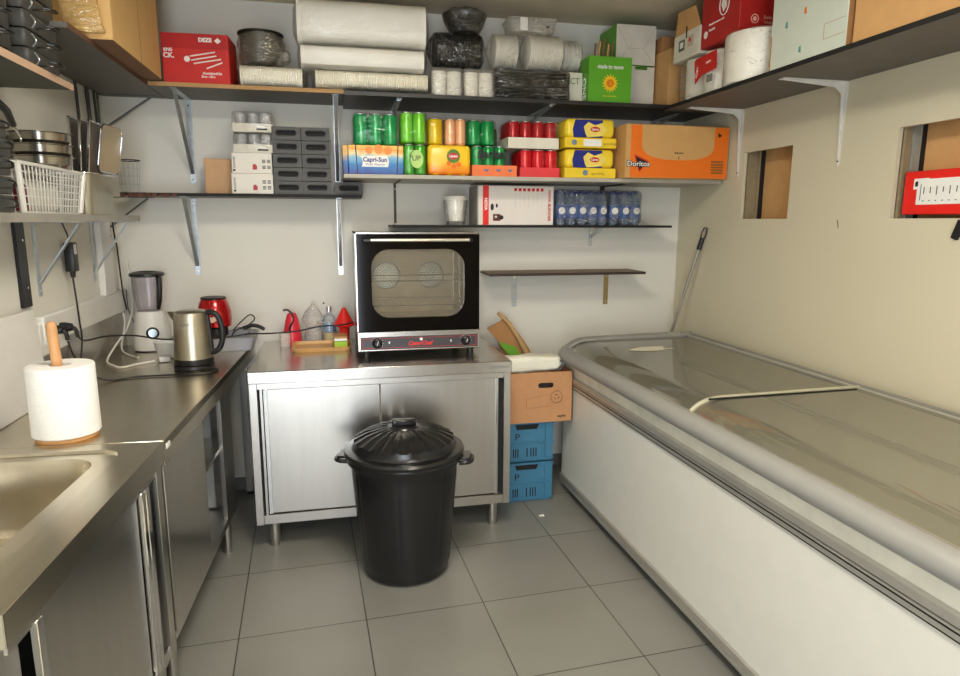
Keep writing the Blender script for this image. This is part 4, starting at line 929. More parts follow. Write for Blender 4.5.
# --- top back shelf
def sleeve(name, label, cat, cx, cy, z, L_, w_, h_, m, n=56, amp=.02, tilt=0, rz=0, filmm=None, sq=3.0, group=None, seed=0):
    """a horizontal stack of nested foam pieces in a clear sleeve, along local x"""
    t = thing(name, label, cat, (cx, cy, z), rz, group); rings = []; K = 28
    for i in range(n*2+1):
        x = -L_/2+L_*i/(n*2); k = 1-(amp if i % 2 else 0)+.012*noise.noise(Vector((x*9, seed, 0)))
        ring = []
        for j in range(K):
            a = 2*PI*j/K; c, s = math.cos(a), math.sin(a); rr_ = (abs(c)**sq+abs(s)**sq)**(-1/sq)
            ring.append((x, w_/2*k*rr_*c, h_/2+h_/2*k*rr_*s))
        rings.append(ring)
    o = MB().loft(rings).build('nested_stack', m, t, smooth=True)
    q = MB(); rings = []
    for i, x in enumerate((-L_/2-.020, -L_/2-.004, -L_/2+.03, -L_/4, 0, L_/4, L_/2-.03, L_/2+.004, L_/2+.022)):
        k = (.55, .97, 1.02, 1.02, 1.02, 1.02, 1.02, .97, .5)[i]
        rings.append([(x, (w_/2*k)*(abs(math.cos(2*PI*j/K))**sq+abs(math.sin(2*PI*j/K))**sq)**(-1/sq)*math.cos(2*PI*j/K), h_/2+.001+(h_/2*k)*(abs(math.cos(2*PI*j/K))**sq+abs(math.sin(2*PI*j/K))**sq)**(-1/sq)*math.sin(2*PI*j/K)) for j in range(K)])
    q.loft(rings).crumple(.0045, 17, 1, seed+1).build('clear_sleeve', filmm or film('sleeve_film', 'fdfaf2', .8, .02, .07, 16, .45, fres=.5, crease_glint=0), t)
    return t
FOAM = mat('foam_white', (.96, .945, .90), .55, 0, .02); FOAMC = mat('foam_cream', (.95, .93, .86), .55, 0, .03)
sleeve('foam_box_sleeve', 'thick white foam sleeve on top of the other two, near the ceiling', 'packaging', .165, 3.45, 2.3225, .60, .23, .20, FOAM, 60, .012, seed=1, sq=4)
sleeve('foam_box_sleeve', 'white foam sleeve in the middle between the thick and the ribbed one', 'packaging', .165, 3.44, 2.2095, .575, .23, .104, FOAM, 50, .015, seed=2, sq=4.5)
sleeve('paper_plate_sleeve', 'ribbed cream sleeve lowest, lying on the shelf under two foam sleeves', 'packaging', .205, 3.45, 2.1215, .53, .24, .084, FOAMC, 62, .05, seed=3, sq=5)
sleeve('paper_plate_sleeve', 'short ribbed cream sleeve lying under the black container bag', 'packaging', -.262, 3.48, 2.122, .28, .20, .100, FOAMC, 30, .03, seed=4, sq=3.4)
t = thing('black_container_bag', 'round black plastic container in a torn clear bag above the short sleeve', 'container', (-.310, 3.48, 2.232))
MB().lathe([(0, 0), (.075, 0), (.092, .05), (.098, .13), (.106, .135), (.106, .142), (.09, .142), (.07, .01), (0, .01)], seg=40).build('container', BLACKP, t)
MB().lathe([(.06, -.004), (.10, .0), (.104, .06), (.112, .10), (.10, .13), (.06, .12), (0, .10)], seg=36).crumple(.010, 22, 1, 5).build('torn_bag', film('torn_film', 'f2ead4', .9, .10, .08, 16, 1.0, crease_glint=.7), t)
MB().box(.07, .135, -.03, .05, .02, .075, .015).crumple(.006, 20, 2, 4).build('bag_end', film('torn_film', 'f2ead4', .9, .10, .08, 16, 1.0, crease_glint=.7), t)
def bowl_stack(name, label, cx, cy, z, L_, rad, m, n, fm_, seed, rib_amp=.10, cat='packaging', rz=0):
    """nested round pieces on their side, along x"""
    t = thing(name, label, cat, (cx, cy, z), rz); prof = []
    for i in range(n):
        x = L_*i/n; prof += [(rad*(1-rib_amp), x), (rad, x+L_/n*.3), (rad, x+L_/n*.5), (rad*(1-rib_amp), x+L_/n*.6)]
    prof = [(0, 0)]+prof+[(0, L_)]
    M_ = Matrix.Translation((-L_/2, 0, rad)) @ Matrix.Rotation(R(90), 4, 'Y')
    MB().lathe(prof, seg=32, M=M_).build('nested_stack', m, t)
    MB().lathe([(rad*.3, -.035), (rad*.95, -.004), (rad*1.02, .03), (rad*1.02, L_-.02), (rad*.9, L_+.004), (rad*.2, L_+.02)], seg=32, M=M_).crumple(.005, 24, 1, seed).build('clear_bag', fm_, t)
    return t
BKF = film('shiny_bag', 'd8d6cc', 1.6, .0, .06, 15, 1.2, crease_glint=.5, fres=.8)
bowl_stack('black_bowl_stack', 'stack of black bowls in a shiny bag beside the foam sleeves', .632, 3.42, 2.254, .235, .080, BLACKP, 16, BKF, 6, .05)
t = thing('black_bowl_bag', 'dark bowl in a shiny bag resting on top of the black stack', 'bowl', (.668, 3.42, 2.421))
MB().lathe([(0, 0), (.06, 0), (.095, .05), (.108, .075), (.108, .085), (.09, .088), (0, .09)], seg=36).build('bowl', mat('dark_grey_plastic', (.22, .21, .20), .4), t)
MB().lathe([(0, -.001), (.07, 0), (.104, .05), (.112, .08), (.08, .102), (0, .108)], seg=30).crumple(.006, 24, 1, 8).build('clear_bag', BKF, t)
CUPW = mat('cup_stack_white', (.93, .91, .85), .4, 0, .04)
for k, (cx, lab) in enumerate(((.568, 'small clear bag of pale cups under the black stack, left one'), (.730, 'small clear bag of pale cups under the black stack, right one'))):
    t = thing('cup_bag', lab, 'packaging', (cx, 3.38, ZS)); 
    for j in range(2):
        prof = [(0, 0)]
        for i in range(9): prof += [(.034, .014*i), (.037, .014*i+.008)]
        MB().lathe(prof+[(0, .13)], ((j-.5)*.076, 0, 0), 22).build('nested_cups', CUPW, t)
    MB().box(-.078, .078, -.045, .05, 0, .140, .022, seg=3).crumple(.004, 24, 1, 10+k).build('clear_bag', FILMM, t)
CLR = mat('translucent_lids', (.90, .88, .82), .25, 0, .05)
bowl_stack('clear_lid_stack', 'bagged stack of clear lids right of the black bowl stack', .866, 3.40, 2.258, .115, .081, CLR, 15, FILMM, 12, .10)
bowl_stack('clear_lid_stack', 'bagged stack of clear lids in the middle, above the black bag', 1.070, 3.40, 2.258, .175, .083, CLR, 18, FILMM, 13, .08)
bowl_stack('clear_lid_stack', 'white ribbed stack of lids behind the green open box', 1.258, 3.53, 2.286, .10, .078, mat('lid_white', (.88, .87, .82), .4), 6, FILMM, 14, .12)
t = thing('clear_container', 'clear plastic tub with white cap lying on the lid stacks near the ceiling', 'container', (1.005, 3.42, 2.428))
MB().loft([[(x, y, 0) for x, y in rr(.22, .15, .03)], [(x, y, .06) for x, y in rr(.25, .17, .03)], [(x, y, .065) for x, y in rr(.26, .18, .03)]]).build('tub', film('tub_plastic', 'f2eee0', .7, .20, .08, 12, .5), t)
MB().box(-.075, -.035, -.098, -.090, .0, .062, .004).build('white_cap', WHITEP, t); MB().box(.06, .075, -.094, -.09, .02, .026).build('dark_mark', BLACKPR, t)
t = thing('black_tray_bag', 'large shiny bag of black trays on the shelf left of the green box', 'packaging', (.998, 3.43, ZS))
q = MB()
for i in range(9): MB().loft([[(x*(.96), y*.96, .002+i*.0145) for x, y in rr(.36, .20, .02)], [(x, y, .010+i*.0145) for x, y in rr(.375, .215, .02)], [(x, y, .0135+i*.0145) for x, y in rr(.375, .215, .02)]]).build('black_tray', BLACKP, t)
MB().box(-.198, .198, -.118, .118, 0, .142, .018, seg=3).crumple(.006, 22, 1, 15).build('clear_bag', BKF, t)
t = thing('white_carton', 'white carton with green letters squeezed in left of the green box', 'carton', (1.245, 3.50, ZS))
MB().box(-.042, .05, -.09, .12, 0, .160, .002).build('body', WHT, t); text('ECT', .045, (-.002, -.0906, .115), mat('print_green', (.35, .55, .22), .5), t, width=.07)
t = thing('white_box', 'white box with green edge stripe standing right of the green sunflower box', 'box', (1.655, 3.59, ZS))
MB().box(-.078, .076, -.12, .12, 0, .222, .003).build('body', mat('box_offwhite', (.86, .84, .79), .5), t); MB().box(-.04, .03, -.1215, -.12, .205, .220).build('green_stripe', mat('print_green2', (.25, .48, .10), .5), t)
GRB = mat('box_green', (.36, .66, .14), .5, 0, .04)
t = thing('sunflower_box', 'open green box with yellow sunflower print holding wooden sticks', 'box', (1.415, 3.395, ZS))
w2 = .117; m = MB(); m.box(-w2, w2, -.065, -.061, 0, .228).box(-w2, w2, .056, .060, 0, .228).box(-w2, -w2+.004, -.061, .056, 0, .228).box(w2-.004, w2, -.061, .056, 0, .228).box(-w2+.004, w2-.004, -.061, .056, 0, .004)
m.build('body', GRB, t)
text('made to move', .030, (0, -.0656, .178), WHITE, t, bold=.0006, width=.14)
fl = [( (.046 if i % 2 == 0 else .030)*math.cos(PI*i/16), .098+(.046 if i % 2 == 0 else .030)*math.sin(PI*i/16)) for i in range(32)]
MB().prism(fl, 'y', -.0662, -.065).build('sunflower_petals', mat('petal_yellow', (.96, .78, .10), .5), t)
MB().cyl((0, 0, 0), .020, 0, .0012, 22, M=Matrix.Translation((0, -.0662, .098)) @ Matrix.Rotation(R(90), 4, 'X')).build('sunflower_heart', mat('heart_orange', (.90, .50, .05), .5), t)
text('2', .024, (0, -.0682, .098), mat('petal_yellow', (.96, .78, .10), .5), t)
text('by nature', .013, (0, -.0656, .036), _m['petal_yellow'], t, width=.07)
text('ONE', .07, (-w2-.0006, 0, .075), WHITE, t, face=LEFTF, spin=R(-90), width=.11, bold=.001)
for i in range(5):
    tag(MB().tube([(1.340+i*.020, 3.40+.006*(i % 2), ZS+.006), (1.368+i*.024, 3.425, ZS+.31+.012*(i % 3))], .0060, 8).build('wooden_stick', WOOD if i % 2 else mat('dark_stick', (.52, .38, .28), .6)), 'wooden stick in the green sunflower box, %s of five' % ('leftmost', 'second from left', 'middle', 'second from right', 'rightmost')[i], 'stick', 'wooden sticks in the green box')
t = thing('green_white_box', 'green box with white folded end on top of the white box', 'box', (1.612, 3.59, ZS+.226))
MB().box(-.112, .118, -.118, .11, 0, .205, .002).build('body', GRB, t); MB().box(-.110, .116, -.1205, -.118, .002, .203).build('white_end', mat('box_offwhite', (.86, .84, .79), .5), t)
q = MB(); q.tube([(-.11, -.1207, .0), (-.04, -.1207, .085), (.05, -.1207, .085), (.115, -.1207, .0)], .0008, 4).tube([(-.11, -.1207, .203), (-.04, -.1207, .085)], .0006, 4).tube([(.05, -.1207, .085), (.115, -.1207, .203)], .0006, 4)
q.build('fold_line', mat('fold_grey', (.55, .53, .48), .7), t)
t = thing('tall_carton', 'tall narrow brown carton in the back corner beside the white rolls', 'carton', (1.815, 3.45, ZS))
MB().box(-.072, .10, -.115, .20, 0, .290, .003).build('body', CARTON, t); MB().box(-.07, .02, -.02, .15, .29, .37, .003).build('folded_flap', CARTOND, t)
MB().box(-.010, .010, -.1158, -.115, 0, .29).build('tape', mat('tan_tape', (.72, .55, .36), .35), t)
# --- right wall shelf
ZR = 2.0835
ROLLW = mat('paper_roll_white', (.95, .935, .89), .8, 0, .02, 30, .15, 160)
t = thing('paper_roll_pack', 'plastic wrapped white paper rolls with red label, on the right shelf corner', 'paper rolls', (1.795, 2.985, ZR))
for y in (.085, -.085):
    MB().lathe([(.022, 0), (.083, 0), (.085, .004), (.085, .186), (.083, .19), (.022, .19)], (0, y, 0), 32).build('paper_roll', ROLLW, t)
    MB().lathe([(.022, 0), (.024, 0), (.024, .19), (.022, .19)], (0, y, 0), 20).build('core', CARTOND, t)
MB().box(-.092, .092, -.178, .178, 0, .196, .03, seg=3).crumple(.004, 18, 1, 41).build('plastic_wrap', FILM, t)
MB().prism([(-.178, .098), (-.06, .092), (-.0, .06), (.012, .165), (.0, .172), (-.172, .178)], 'x', -.0965, -.0945).build('red_label', REDP, t)
MB().box(-.0975, -.0965, -.155, -.10, .045, .085).build('barcode', WHITE, t)
q = MB()
for i in range(8): q.box(-.0985, -.0975, -.152+i*.0065, -.149+i*.0065, .048, .082)
q.build('barcode_print', BLACKPR, t); text('SOFT', .022, (-.0970, -.015, .11), WHITE, t, face=LEFTF, spin=R(70)); text('papier', .016, (-.0970, -.11, .14), WHITE, t, face=LEFTF)
t = thing('large_paper_roll', 'big white industrial paper roll under the red box on the right shelf', 'paper roll', (1.800, 2.650, ZR))
MB().lathe([(.03, 0), (.135, 0), (.138, .004), (.138, .196), (.135, .20), (.03, .20)], seg=48).build('paper', ROLLW, t)
MB().lathe([(.03, 0), (.033, 0), (.033, .20), (.03, .20)], seg=24).build('core', CARTOND, t)
MB().lathe([(.11, 0), (.141, .002), (.142, .19), (.135, .2045), (.11, .205)], seg=40).crumple(.003, 20, 1, 43).build('plastic_wrap', FILM, t)
RB2 = mat('box_red_deep', (.70, .13, .12), .5, 0, .05)
t = thing('red_carton', 'red carton with white circle prints on top of the big paper roll', 'carton', (1.85, 2.81, ZR+.2065))
MB().box(-.15, .15, -.155, .145, 0, .27, .003).build('body', RB2, t)
q = MB()
for (yy, zz, rad) in ((-.035, .15, .036), ): q.tube([(-.151, yy+rad*math.cos(2*PI*i/30), zz+rad*1.25*math.sin(2*PI*i/30)) for i in range(30)], .0024, 5, closed=True)
q.build('ring_print', WHITE, t)
MB().prism([(-.055, .135), (-.03, .118), (-.012, .15), (-.02, .178), (-.038, .16), (-.05, .165)], 'x', -.1512, -.150).build('hand_print', WHITE, t)
MB().cyl((0, 0, 0), .016, 0, .001, 18, M=Matrix.Translation((-.150, .105, .055)) @ Matrix.Rotation(R(-90), 4, 'Y')).build('round_print', WHITE, t)
text('FRESH', .05, (-.1506, .045, .235), WHITE, t, face=LEFTF, bold=.0005, width=.12)
text('handschoenen soft', .013, (-.1506, .02, .092), WHITE, t, face=LEFTF, width=.12); text('Handsafe', .016, (-.1506, .055, .068), WHITE, t, face=LEFTF, width=.05)
q = MB().tube([(-.1512, .12, .255), (-.1512, .095, .21), (-.1512, .07, .255)], .0022, 5); q.build('triangle_print', WHITE, t)
q = MB(); q.tube([(-.078+.017*math.cos(2*PI*i/24), -.1562, .060+.017*math.sin(2*PI*i/24)) for i in range(24)], .002, 5, closed=True).cyl((0, 0, 0), .009, 0, .001, 14, M=Matrix.Translation((-.078, -.155, .060)) @ Matrix.Rotation(R(90), 4, 'X'))
q.build('seal_print', mat('pink_print', (.92, .70, .62), .5), t)
text('Safe clean', .020, (.015, -.1556, .068), _m['pink_print'], t, width=.10); text('Hulppapier', .018, (.015, -.1556, .048), _m['pink_print'], t, width=.09)
t = thing('picture_box', 'small white box with two little pictures and open brown flap', 'box', (1.80, 3.085, ZR+.198))
MB().box(-.10, .10, -.118, .125, 0, .125, .002).build('body', WHT, t)
MB().prism([(-.115, .125), (.12, .125), (.10, .235), (-.06, .225)], 'x', -.098, -.094).build('open_flap', CARTON, t)
MB().box(-.1012, -.10, .02, .075, .045, .095).build('dark_picture', mat('picture_grey', (.35, .36, .33), .5), t)
MB().box(-.1018, -.1012, .032, .062, .058, .085).build('pale_picture', WHITE, t)
MB().box(-.1012, -.10, -.06, -.01, .05, .10).build('pale_picture', mat('picture_pale', (.78, .70, .62), .5), t); MB().cyl((0, 0, 0), .010, 0, .001, 14, M=Matrix.Translation((-.1012, -.03, .08)) @ Matrix.Rotation(R(-90), 4, 'Y')).build('red_spot', REDP, t)
MB().box(-.103, -.100, .002, .008, .095, .150).build('black_strap', BLACKP, t)
t = thing('pale_blue_box', 'pale blue-white carton with small leaf marks on the right shelf', 'carton', (1.86, 2.225, ZR))
PBX = mat('pale_box', (.80, .83, .78), .55, 0, .02)
MB().box(-.16, .16, -.198, .205, .0, .42, .003).build('body', PBX, t)
MB().box(-.158, .16, -.2005, -.198, 0, .42).build('brown_side', CARTOND, t)
text('BON', .062, (-.1606, .02, .290), BLACKPR, t, face=LEFTF, bold=.003, width=.12); text('professional', .016, (-.1606, .02, .252), BLACKPR, t, face=LEFTF, width=.10)
for (yy, zz, mm) in ((.115, .150, 'leaf_teal'), (.015, .175, 'print_orange'), (-.075, .195, 'leaf_grey'), (.03, .045, 'leaf_teal')):
    mm_ = mat(mm, {'leaf_teal': (.30, .55, .50), 'leaf_grey': (.50, .58, .55), 'print_orange': (.9, .45, .08)}[mm], .5)
    MB().prism([(yy-.006, zz-.012), (yy+.007, zz-.008), (yy+.005, zz+.010), (yy-.004, zz+.013)], 'x', -.1612, -.16).build('leaf_mark', mm_, t)
q = MB().tube([(-.1605, -.09, .10), (-.1605, -.19, .10)], .0007, 4).tube([(-.1605, -.09, .10), (-.1605, -.09, .05)], .0007, 4).tube([(-.1605, -.09, .05), (-.1605, -.19, .05)], .0007, 4); q.build('stamp_outline', CARTOND, t)
q = MB().tube([(-.1605, .200, .0), (-.1605, .200, .13)], .003, 4); q.build('torn_edge', CARTOND, t)
t = thing('big_carton', 'large plain brown carton at the right end of the right wall shelf', 'carton', (1.875, 1.66, ZR))
MB().box(-.165, .165, -.35, .35, 0, .45, .004).build('body', CARTON, t); MB().box(-.1656, -.165, -.35, .35, .21, .24).build('tape', mat('tan_tape', (.72, .55, .36), .35), t)

# --- big carton top left, red foil box
t = thing('big_carton', 'large plain brown carton hanging over the left wall shelf edge', 'carton', (-.895, 3.03, 2.1205))
CARTL = mat('cardboard_light', (.86, .70, .46), .75, 0, .03, 14)
MB().box(-.165, .165, -.375, .30, 0, .42, .003).build('body', CARTL, t)
MB().box(.1652, .166, -.02, -.017, 0, .42).build('seam', CARTOND, t)
MB().box(-.165, .165, -.375, .30, -.0008, 0).build('bottom_flaps', mat('cardboard_shaded', (.52, .38, .27), .8), t)  # shade under the carton put into a darker card colour
t = thing('plastic_sheet', 'crumpled amber plastic film hanging on the big left carton', 'plastic film', (-.805, 2.625, 2.135))
MB().box(-.065, .045, -.012, .010, 0, .24, .004).crumple(.020, 16, 4, 50).build('film_sheet', film('amber_film', 'f0cc80', 1.2, .30, .10, 11, 1.0, crease_glint=.6), t)
t = thing('foil_roll_box', 'red box with white foil roll print beside the big left carton', 'box', (-.585, 3.47, 2.1205), R(-3))
MB().box(-.145, .145, -.09, .10, 0, .215, .002).build('body', REDB, t)
MB().prism([(-.145, .150), (.145, .150), (.145, .2), (.115, .215), (-.145, .215)], 'y', -.0915, -.09).build('lid_flap', mat('box_red_dark', (.72, .10, .10), .5), t)
text('DEZE', .024, (.045, -.0925, .188), WHITE, t, bold=.0012); q = MB().prism([(.085, .186), (.100, .200), (.115, .186), (.100, .174)], 'y', -.0925, -.0915); q.build('diamond_print', WHITE, t)
text('ENS', .022, (-.118, -.0906, .143), WHITE, t, bold=.0008); text('CK.', .030, (-.116, -.0906, .118), WHITE, t, bold=.001)
for (xa, za, xb, zb2) in ((-.025, .117, .085, .138), (-.02, .100, .090, .122), (-.01, .086, .11, .108), (.045, .066, .115, .094)): MB().tube([(xa, -.0905, za), (xb, -.0905, zb2)], .0032, 6).build('roll_print', WHITE, t)
MB().cyl((0, 0, 0), .013, 0, .001, 18, M=Matrix.Translation((-.038, -.09, .105)) @ Matrix.Rotation(R(90), 4, 'X')).build('roll_print', WHITE, t)
text('Aluminiumfolie', .016, (.068, -.0906, .045), WHITE, t, width=.085, bold=.0004); text('30 cm - 150 m', .014, (.050, -.0906, .030), WHITE, t, width=.06, bold=.0004)
tag(MB().box(-.42, -.405, 3.52, 3.66, 2.1205, 2.29, .002).build('cardboard_piece', CARTON), 'thin brown cardboard edge behind the red foil box', 'cardboard')

# ================================================================== LEFT WALL SHELVES: TRAYS, BASKET, TUBS
TR = mat('charcoal_tray', (.25, .25, .24), .5, 0, .12, 30); RINGM = mat('wire_loop', (.24, .24, .23), .3, .7)
def looped_tray(label, x, y, z, w=.20, L_=.235, h=.05, rz=0, group='looped charcoal trays'):
    t = thing('looped_tray', label, 'tray', (x, y, z), rz, group)
    MB().loft([[(a*.96, b_*.97, 0) for a, b_ in rr(w, L_, .012, 3)], [(a, b_, .008) for a, b_ in rr(w, L_, .012, 3)], [(a, b_, h-.006) for a, b_ in rr(w, L_, .012, 3)], [(a*.98, b_*.98, h-.002) for a, b_ in rr(w, L_, .012, 3)]]).build('slab', TR, t)
    xx = w/2
    MB().tube(bez([(xx-.004, -.045, .010), (xx+.030, -.040, .012), (xx+.050, 0, .016), (xx+.030, .040, .034), (xx-.004, .035, .040)], 6), .0028, 7).build('wire_loop', RINGM, t)
    MB().tube(bez([(xx+.001, -.075, .006), (xx+.012, -.078, .022), (xx+.001, -.075, .042)], 5), .0022, 6).build('hook', GALV, t)
    return t
names = ('lowest', 'second', 'third', 'fourth', 'fifth', 'sixth', 'seventh')
tag(MB().box(-1.08, -.87, 1.78, 2.13, 1.9485, 1.975, .003).build('red_folder', mat('dark_red_folder', (.55, .12, .12), .5)), 'flat dark red folder under the nearer stack of charcoal trays', 'folder')
for k in range(4): looped_tray('charcoal looped tray, %s of the nearer stack at top left' % names[k], -.975+.003*(k % 2), 2.105-.006*(k % 2), 1.976+k*.0525, group='charcoal trays at top left, nearer stack')
for k in range(6): looped_tray('charcoal looped tray, %s of the farther stack at top left' % names[k], -.950-.003*(k % 2), 2.375, 1.9485+k*.0525, group='charcoal trays at top left, farther stack')
for k in range(5): looped_tray('charcoal looped tray, %s of the stack on the left steel shelf' % names[k], -.990, 2.085+(.012 if k == 3 else 0), 1.5225+k*.0525, w=.17, group='charcoal trays on the steel shelf')
t = thing('frying_pan', 'pan with long black handle resting on the left steel shelf trays', 'pan', (-1.0, 2.06, 1.786))
MB().lathe([(0, 0), (.075, 0), (.088, .028), (.085, .028), (.073, .003), (0, .003)], seg=36).build('pan_body', mat('dark_pan', (.22, .22, .21), .35, .6), t)
MB().tube([(.06, .06, .035), (.082, .12, .050), (.075, .20, .030), (.06, .27, .0)], [.008, .010, .012, .009], 10).build('handle', BLACKP, t)
MB().tube(bez([(.06, .27, 0), (.057, .29, -.01), (.06, .31, -.035), (.063, .30, -.045)], 4), .003, 6).build('hanging_ring', CHROME, t)
# white plastic basket with openings
t = thing('plastic_basket', 'white plastic basket with square mesh on the left steel shelf', 'basket', (-1.0, 2.555, 1.5225))
bw_, bl_, bh_ = .15, .55, .150
def grid_side(q, p0, p1, p2, p3, nu, nv, r_):
    P_ = [Vector(p) for p in (p0, p1, p2, p3)]
    def at_(u, v): return (P_[0]*(1-u)+P_[1]*u)*(1-v)+(P_[3]*(1-u)+P_[2]*u)*v
    for i in range(nu+1): q.tube([at_(i/nu, 0), at_(i/nu, 1)], r_, 4)
    for j in range(nv+1): q.tube([at_(0, j/nv), at_(1, j/nv)], r_, 4)
kb = .86
A_ = [(-bw_/2*kb, -bl_/2*kb, .004), (bw_/2*kb, -bl_/2*kb, .004), (bw_/2*kb, bl_/2*kb, .004), (-bw_/2*kb, bl_/2*kb, .004)]; T_ = [(-bw_/2, -bl_/2, bh_), (bw_/2, -bl_/2, bh_), (bw_/2, bl_/2, bh_), (-bw_/2, bl_/2, bh_)]
q = MB()
for i in range(4):
    j = (i+1) % 4; grid_side(q, A_[i], A_[j], T_[j], T_[i], 20 if i % 2 else 6, 6, .0022)
q.box(-bw_/2*kb, bw_/2*kb, -bl_/2*kb, bl_/2*kb, .0, .005); q.build('mesh_sides', WHITEP, t)
for i in range(4): MB().tube([A_[i], T_[i]], .010, 8).build('corner_post', WHITEP, t)
q = MB(); q.tube([Vector(p)+Vector((0, 0, .002)) for p in T_], .006, 8, closed=True); q.build('rim', WHITEP, t)
CLOTH = mat('white_cloth', (.86, .84, .80), .9, 0, .06, 20, .3, 60)
t2 = MB().box(-1.040, -.965, 2.44, 2.72, 1.534, 1.625, .03, seg=3).crumple(.006, 18, 2, 60).build('folded_cloth', CLOTH); tag(t2, 'white folded cloth inside the white plastic basket', 'cloth')
t = thing('jam_jar', 'small jar with dark red contents inside the white basket', 'jar', (-.97, 2.385, 1.529)); MB().lathe([(0, 0), (.024, 0), (.025, .01), (.025, .075), (.018, .085), (0, .085)], seg=20).build('jar', mat('jar_dark_red', (.40, .10, .16), .3), t); MB().cyl((0, 0, 0), .02, .085, .098, 18).build('lid', WHITEP, t)
STB = mat('bowl_steel', (.62, .60, .56), .2, .9, .1)
for k in range(3):
    z = 1.676+k*.040
    t = thing('steel_bowl', 'wide steel bowl, %s of three stacked behind the white basket' % ('lowest', 'middle', 'topmost')[k], 'bowl', (-.99, 2.655, z+.003), 0, 'steel bowls on the left shelf')
    MB().lathe([(0, 0), (.075, 0), (.088, .012), (.090, .036), (.097, .038), (.097, .0400), (.086, .0395), (.083, .014), (0, .004)], seg=44).build('bowl', STB, t)
t = thing('steel_tub', 'plain deep steel food tub between basket and standing trays', 'tub', (-.985, 2.995, 1.5225))
MB().loft([[(x*.86, y*.92, 0) for x, y in rr(.16, .30, .03)], [(x, y, .155) for x, y in rr(.16, .30, .03)], [(x*.97, y*.98, .155) for x, y in rr(.16, .30, .03)], [(x*.83, y*.90, .004) for x, y in rr(.16, .30, .03)]]).build('tub_body', mat('tub_steel', (.74, .72, .64), .3, .75, .04), t)
MB().loft([[(x, y, .153) for x, y in rr(.162, .302, .03)], [(x*1.08, y*1.04, .155) for x, y in rr(.165, .31, .03)], [(x*1.08, y*1.04, .160) for x, y in rr(.165, .31, .03)], [(x*.96, y*.97, .157) for x, y in rr(.165, .31, .03)]], cap=False).build('rim', CHROME, t)
DTR = mat('tray_brown_grey', (.36, .31, .27), .35, .4, .1)
for k, (x, dz) in enumerate(((-1.005, .215), (-.980, .208), (-.958, .205))):
    t = thing('upright_tray', 'dark tray with bright rim standing upright behind the basket, %s from the left' % ('first', 'second', 'third')[k], 'tray', (x, 2.935, 1.540), R(0), 'trays standing upright')
    M_ = Matrix.Rotation(R(2+2*k), 4, 'Y')
    MB().box(-.002, .002, .006, .17, 0, dz+.14, M=M_).build('tray_panel', DTR, t)
    MB().box(-.006, .006, 0, .006, 0, dz+.145, .002, M=M_).box(-.006, .006, 0, .17, dz+.139, dz+.145, .002, M=M_).build('bright_rim', CHROME, t)
t = thing('clear_tray_lid', 'rounded steel and glass lid standing upright right of the dark trays', 'lid', (-.922, 3.085, 1.69))
M_ = Matrix.Rotation(R(9), 4, 'Y') @ Matrix.Rotation(R(80), 4, 'Z')
MB().prism([(x, z) for x, z in rr(.17, .190, .03, 5, .02, .10)], 'y', -.003, .003, M=M_).build('lid_panel', film('lid_pane', 'd8c8a8', 2, .5, .1, 10, 0), t)
MB().tube([M_ @ Vector((x, 0, z)) for x, z in rr(.17, .190, .03, 5, .02, .10)], .005, 8, closed=True).build('bright_rim', CHROME, t)
t = thing('wire_basket', 'small round chrome wire basket with ring on the left low shelf', 'basket', (-.955, 3.535, ZLL))
q = MB()
for i in range(14):
    a = 2*PI*i/14; q.tube([(.040*math.cos(a), .040*math.sin(a), .003), (.05*math.cos(a), .05*math.sin(a), .15)], .0011, 4)
for z, r_ in ((.003, .04), (.04, .043), (.08, .0455), (.115, .048)): q.tube([(r_*math.cos(2*PI*i/24), r_*math.sin(2*PI*i/24), z) for i in range(24)], .0011, 4, closed=True)
q.build('wire_mesh', GALV, t); MB().tube([(.052*math.cos(2*PI*i/24), .052*math.sin(2*PI*i/24), .152) for i in range(24)], .003, 6, closed=True).build('rim_ring', mat('dark_wire', (.25, .24, .23), .4, .5), t)

# ================================================================== ON THE LEFT COUNTER
ZT1 = .8505
t = thing('white_board', 'white plastic chopping board leaning on the left wall beside the sink', 'board', (-1.050, 2.42, ZT1))
MB().box(-.006, .006, -.26, .225, 0, .335, .003, M=Matrix.Rotation(R(-5), 4, 'Y')).build('board', WHITEP, t)
t = thing('roll_holder', 'wooden paper roll holder with round pole and disc base', 'holder', (-.818, 2.15, ZT1))
MB().lathe([(0, 0), (.083, 0), (.085, .003), (.085, .010), (.082, .013), (0, .013)], seg=40).build('base', WOOD, t)
MB().lathe([(0, .013), (.014, .013), (.0145, .33), (.014, .345), (.009, .354), (0, .356)], seg=20, M=Matrix.Rotation(R(-2), 4, 'Y')).build('pole', mat('pole_wood', (.80, .60, .40), .45, 0, .1, 20), t)
tag(MB().lathe([(.030, 0), (.089, 0), (.092, .003), (.091, .207), (.088, .211), (.030, .211), (.030, 0)], (-.818, 2.15, ZT1+.0135), 64).build('paper_towel_roll', mat('towel_paper', (.93, .93, .92), .95, 0, .02, 60, .5, 170)), 'fat white paper towel roll on the wooden pole', 'paper roll')
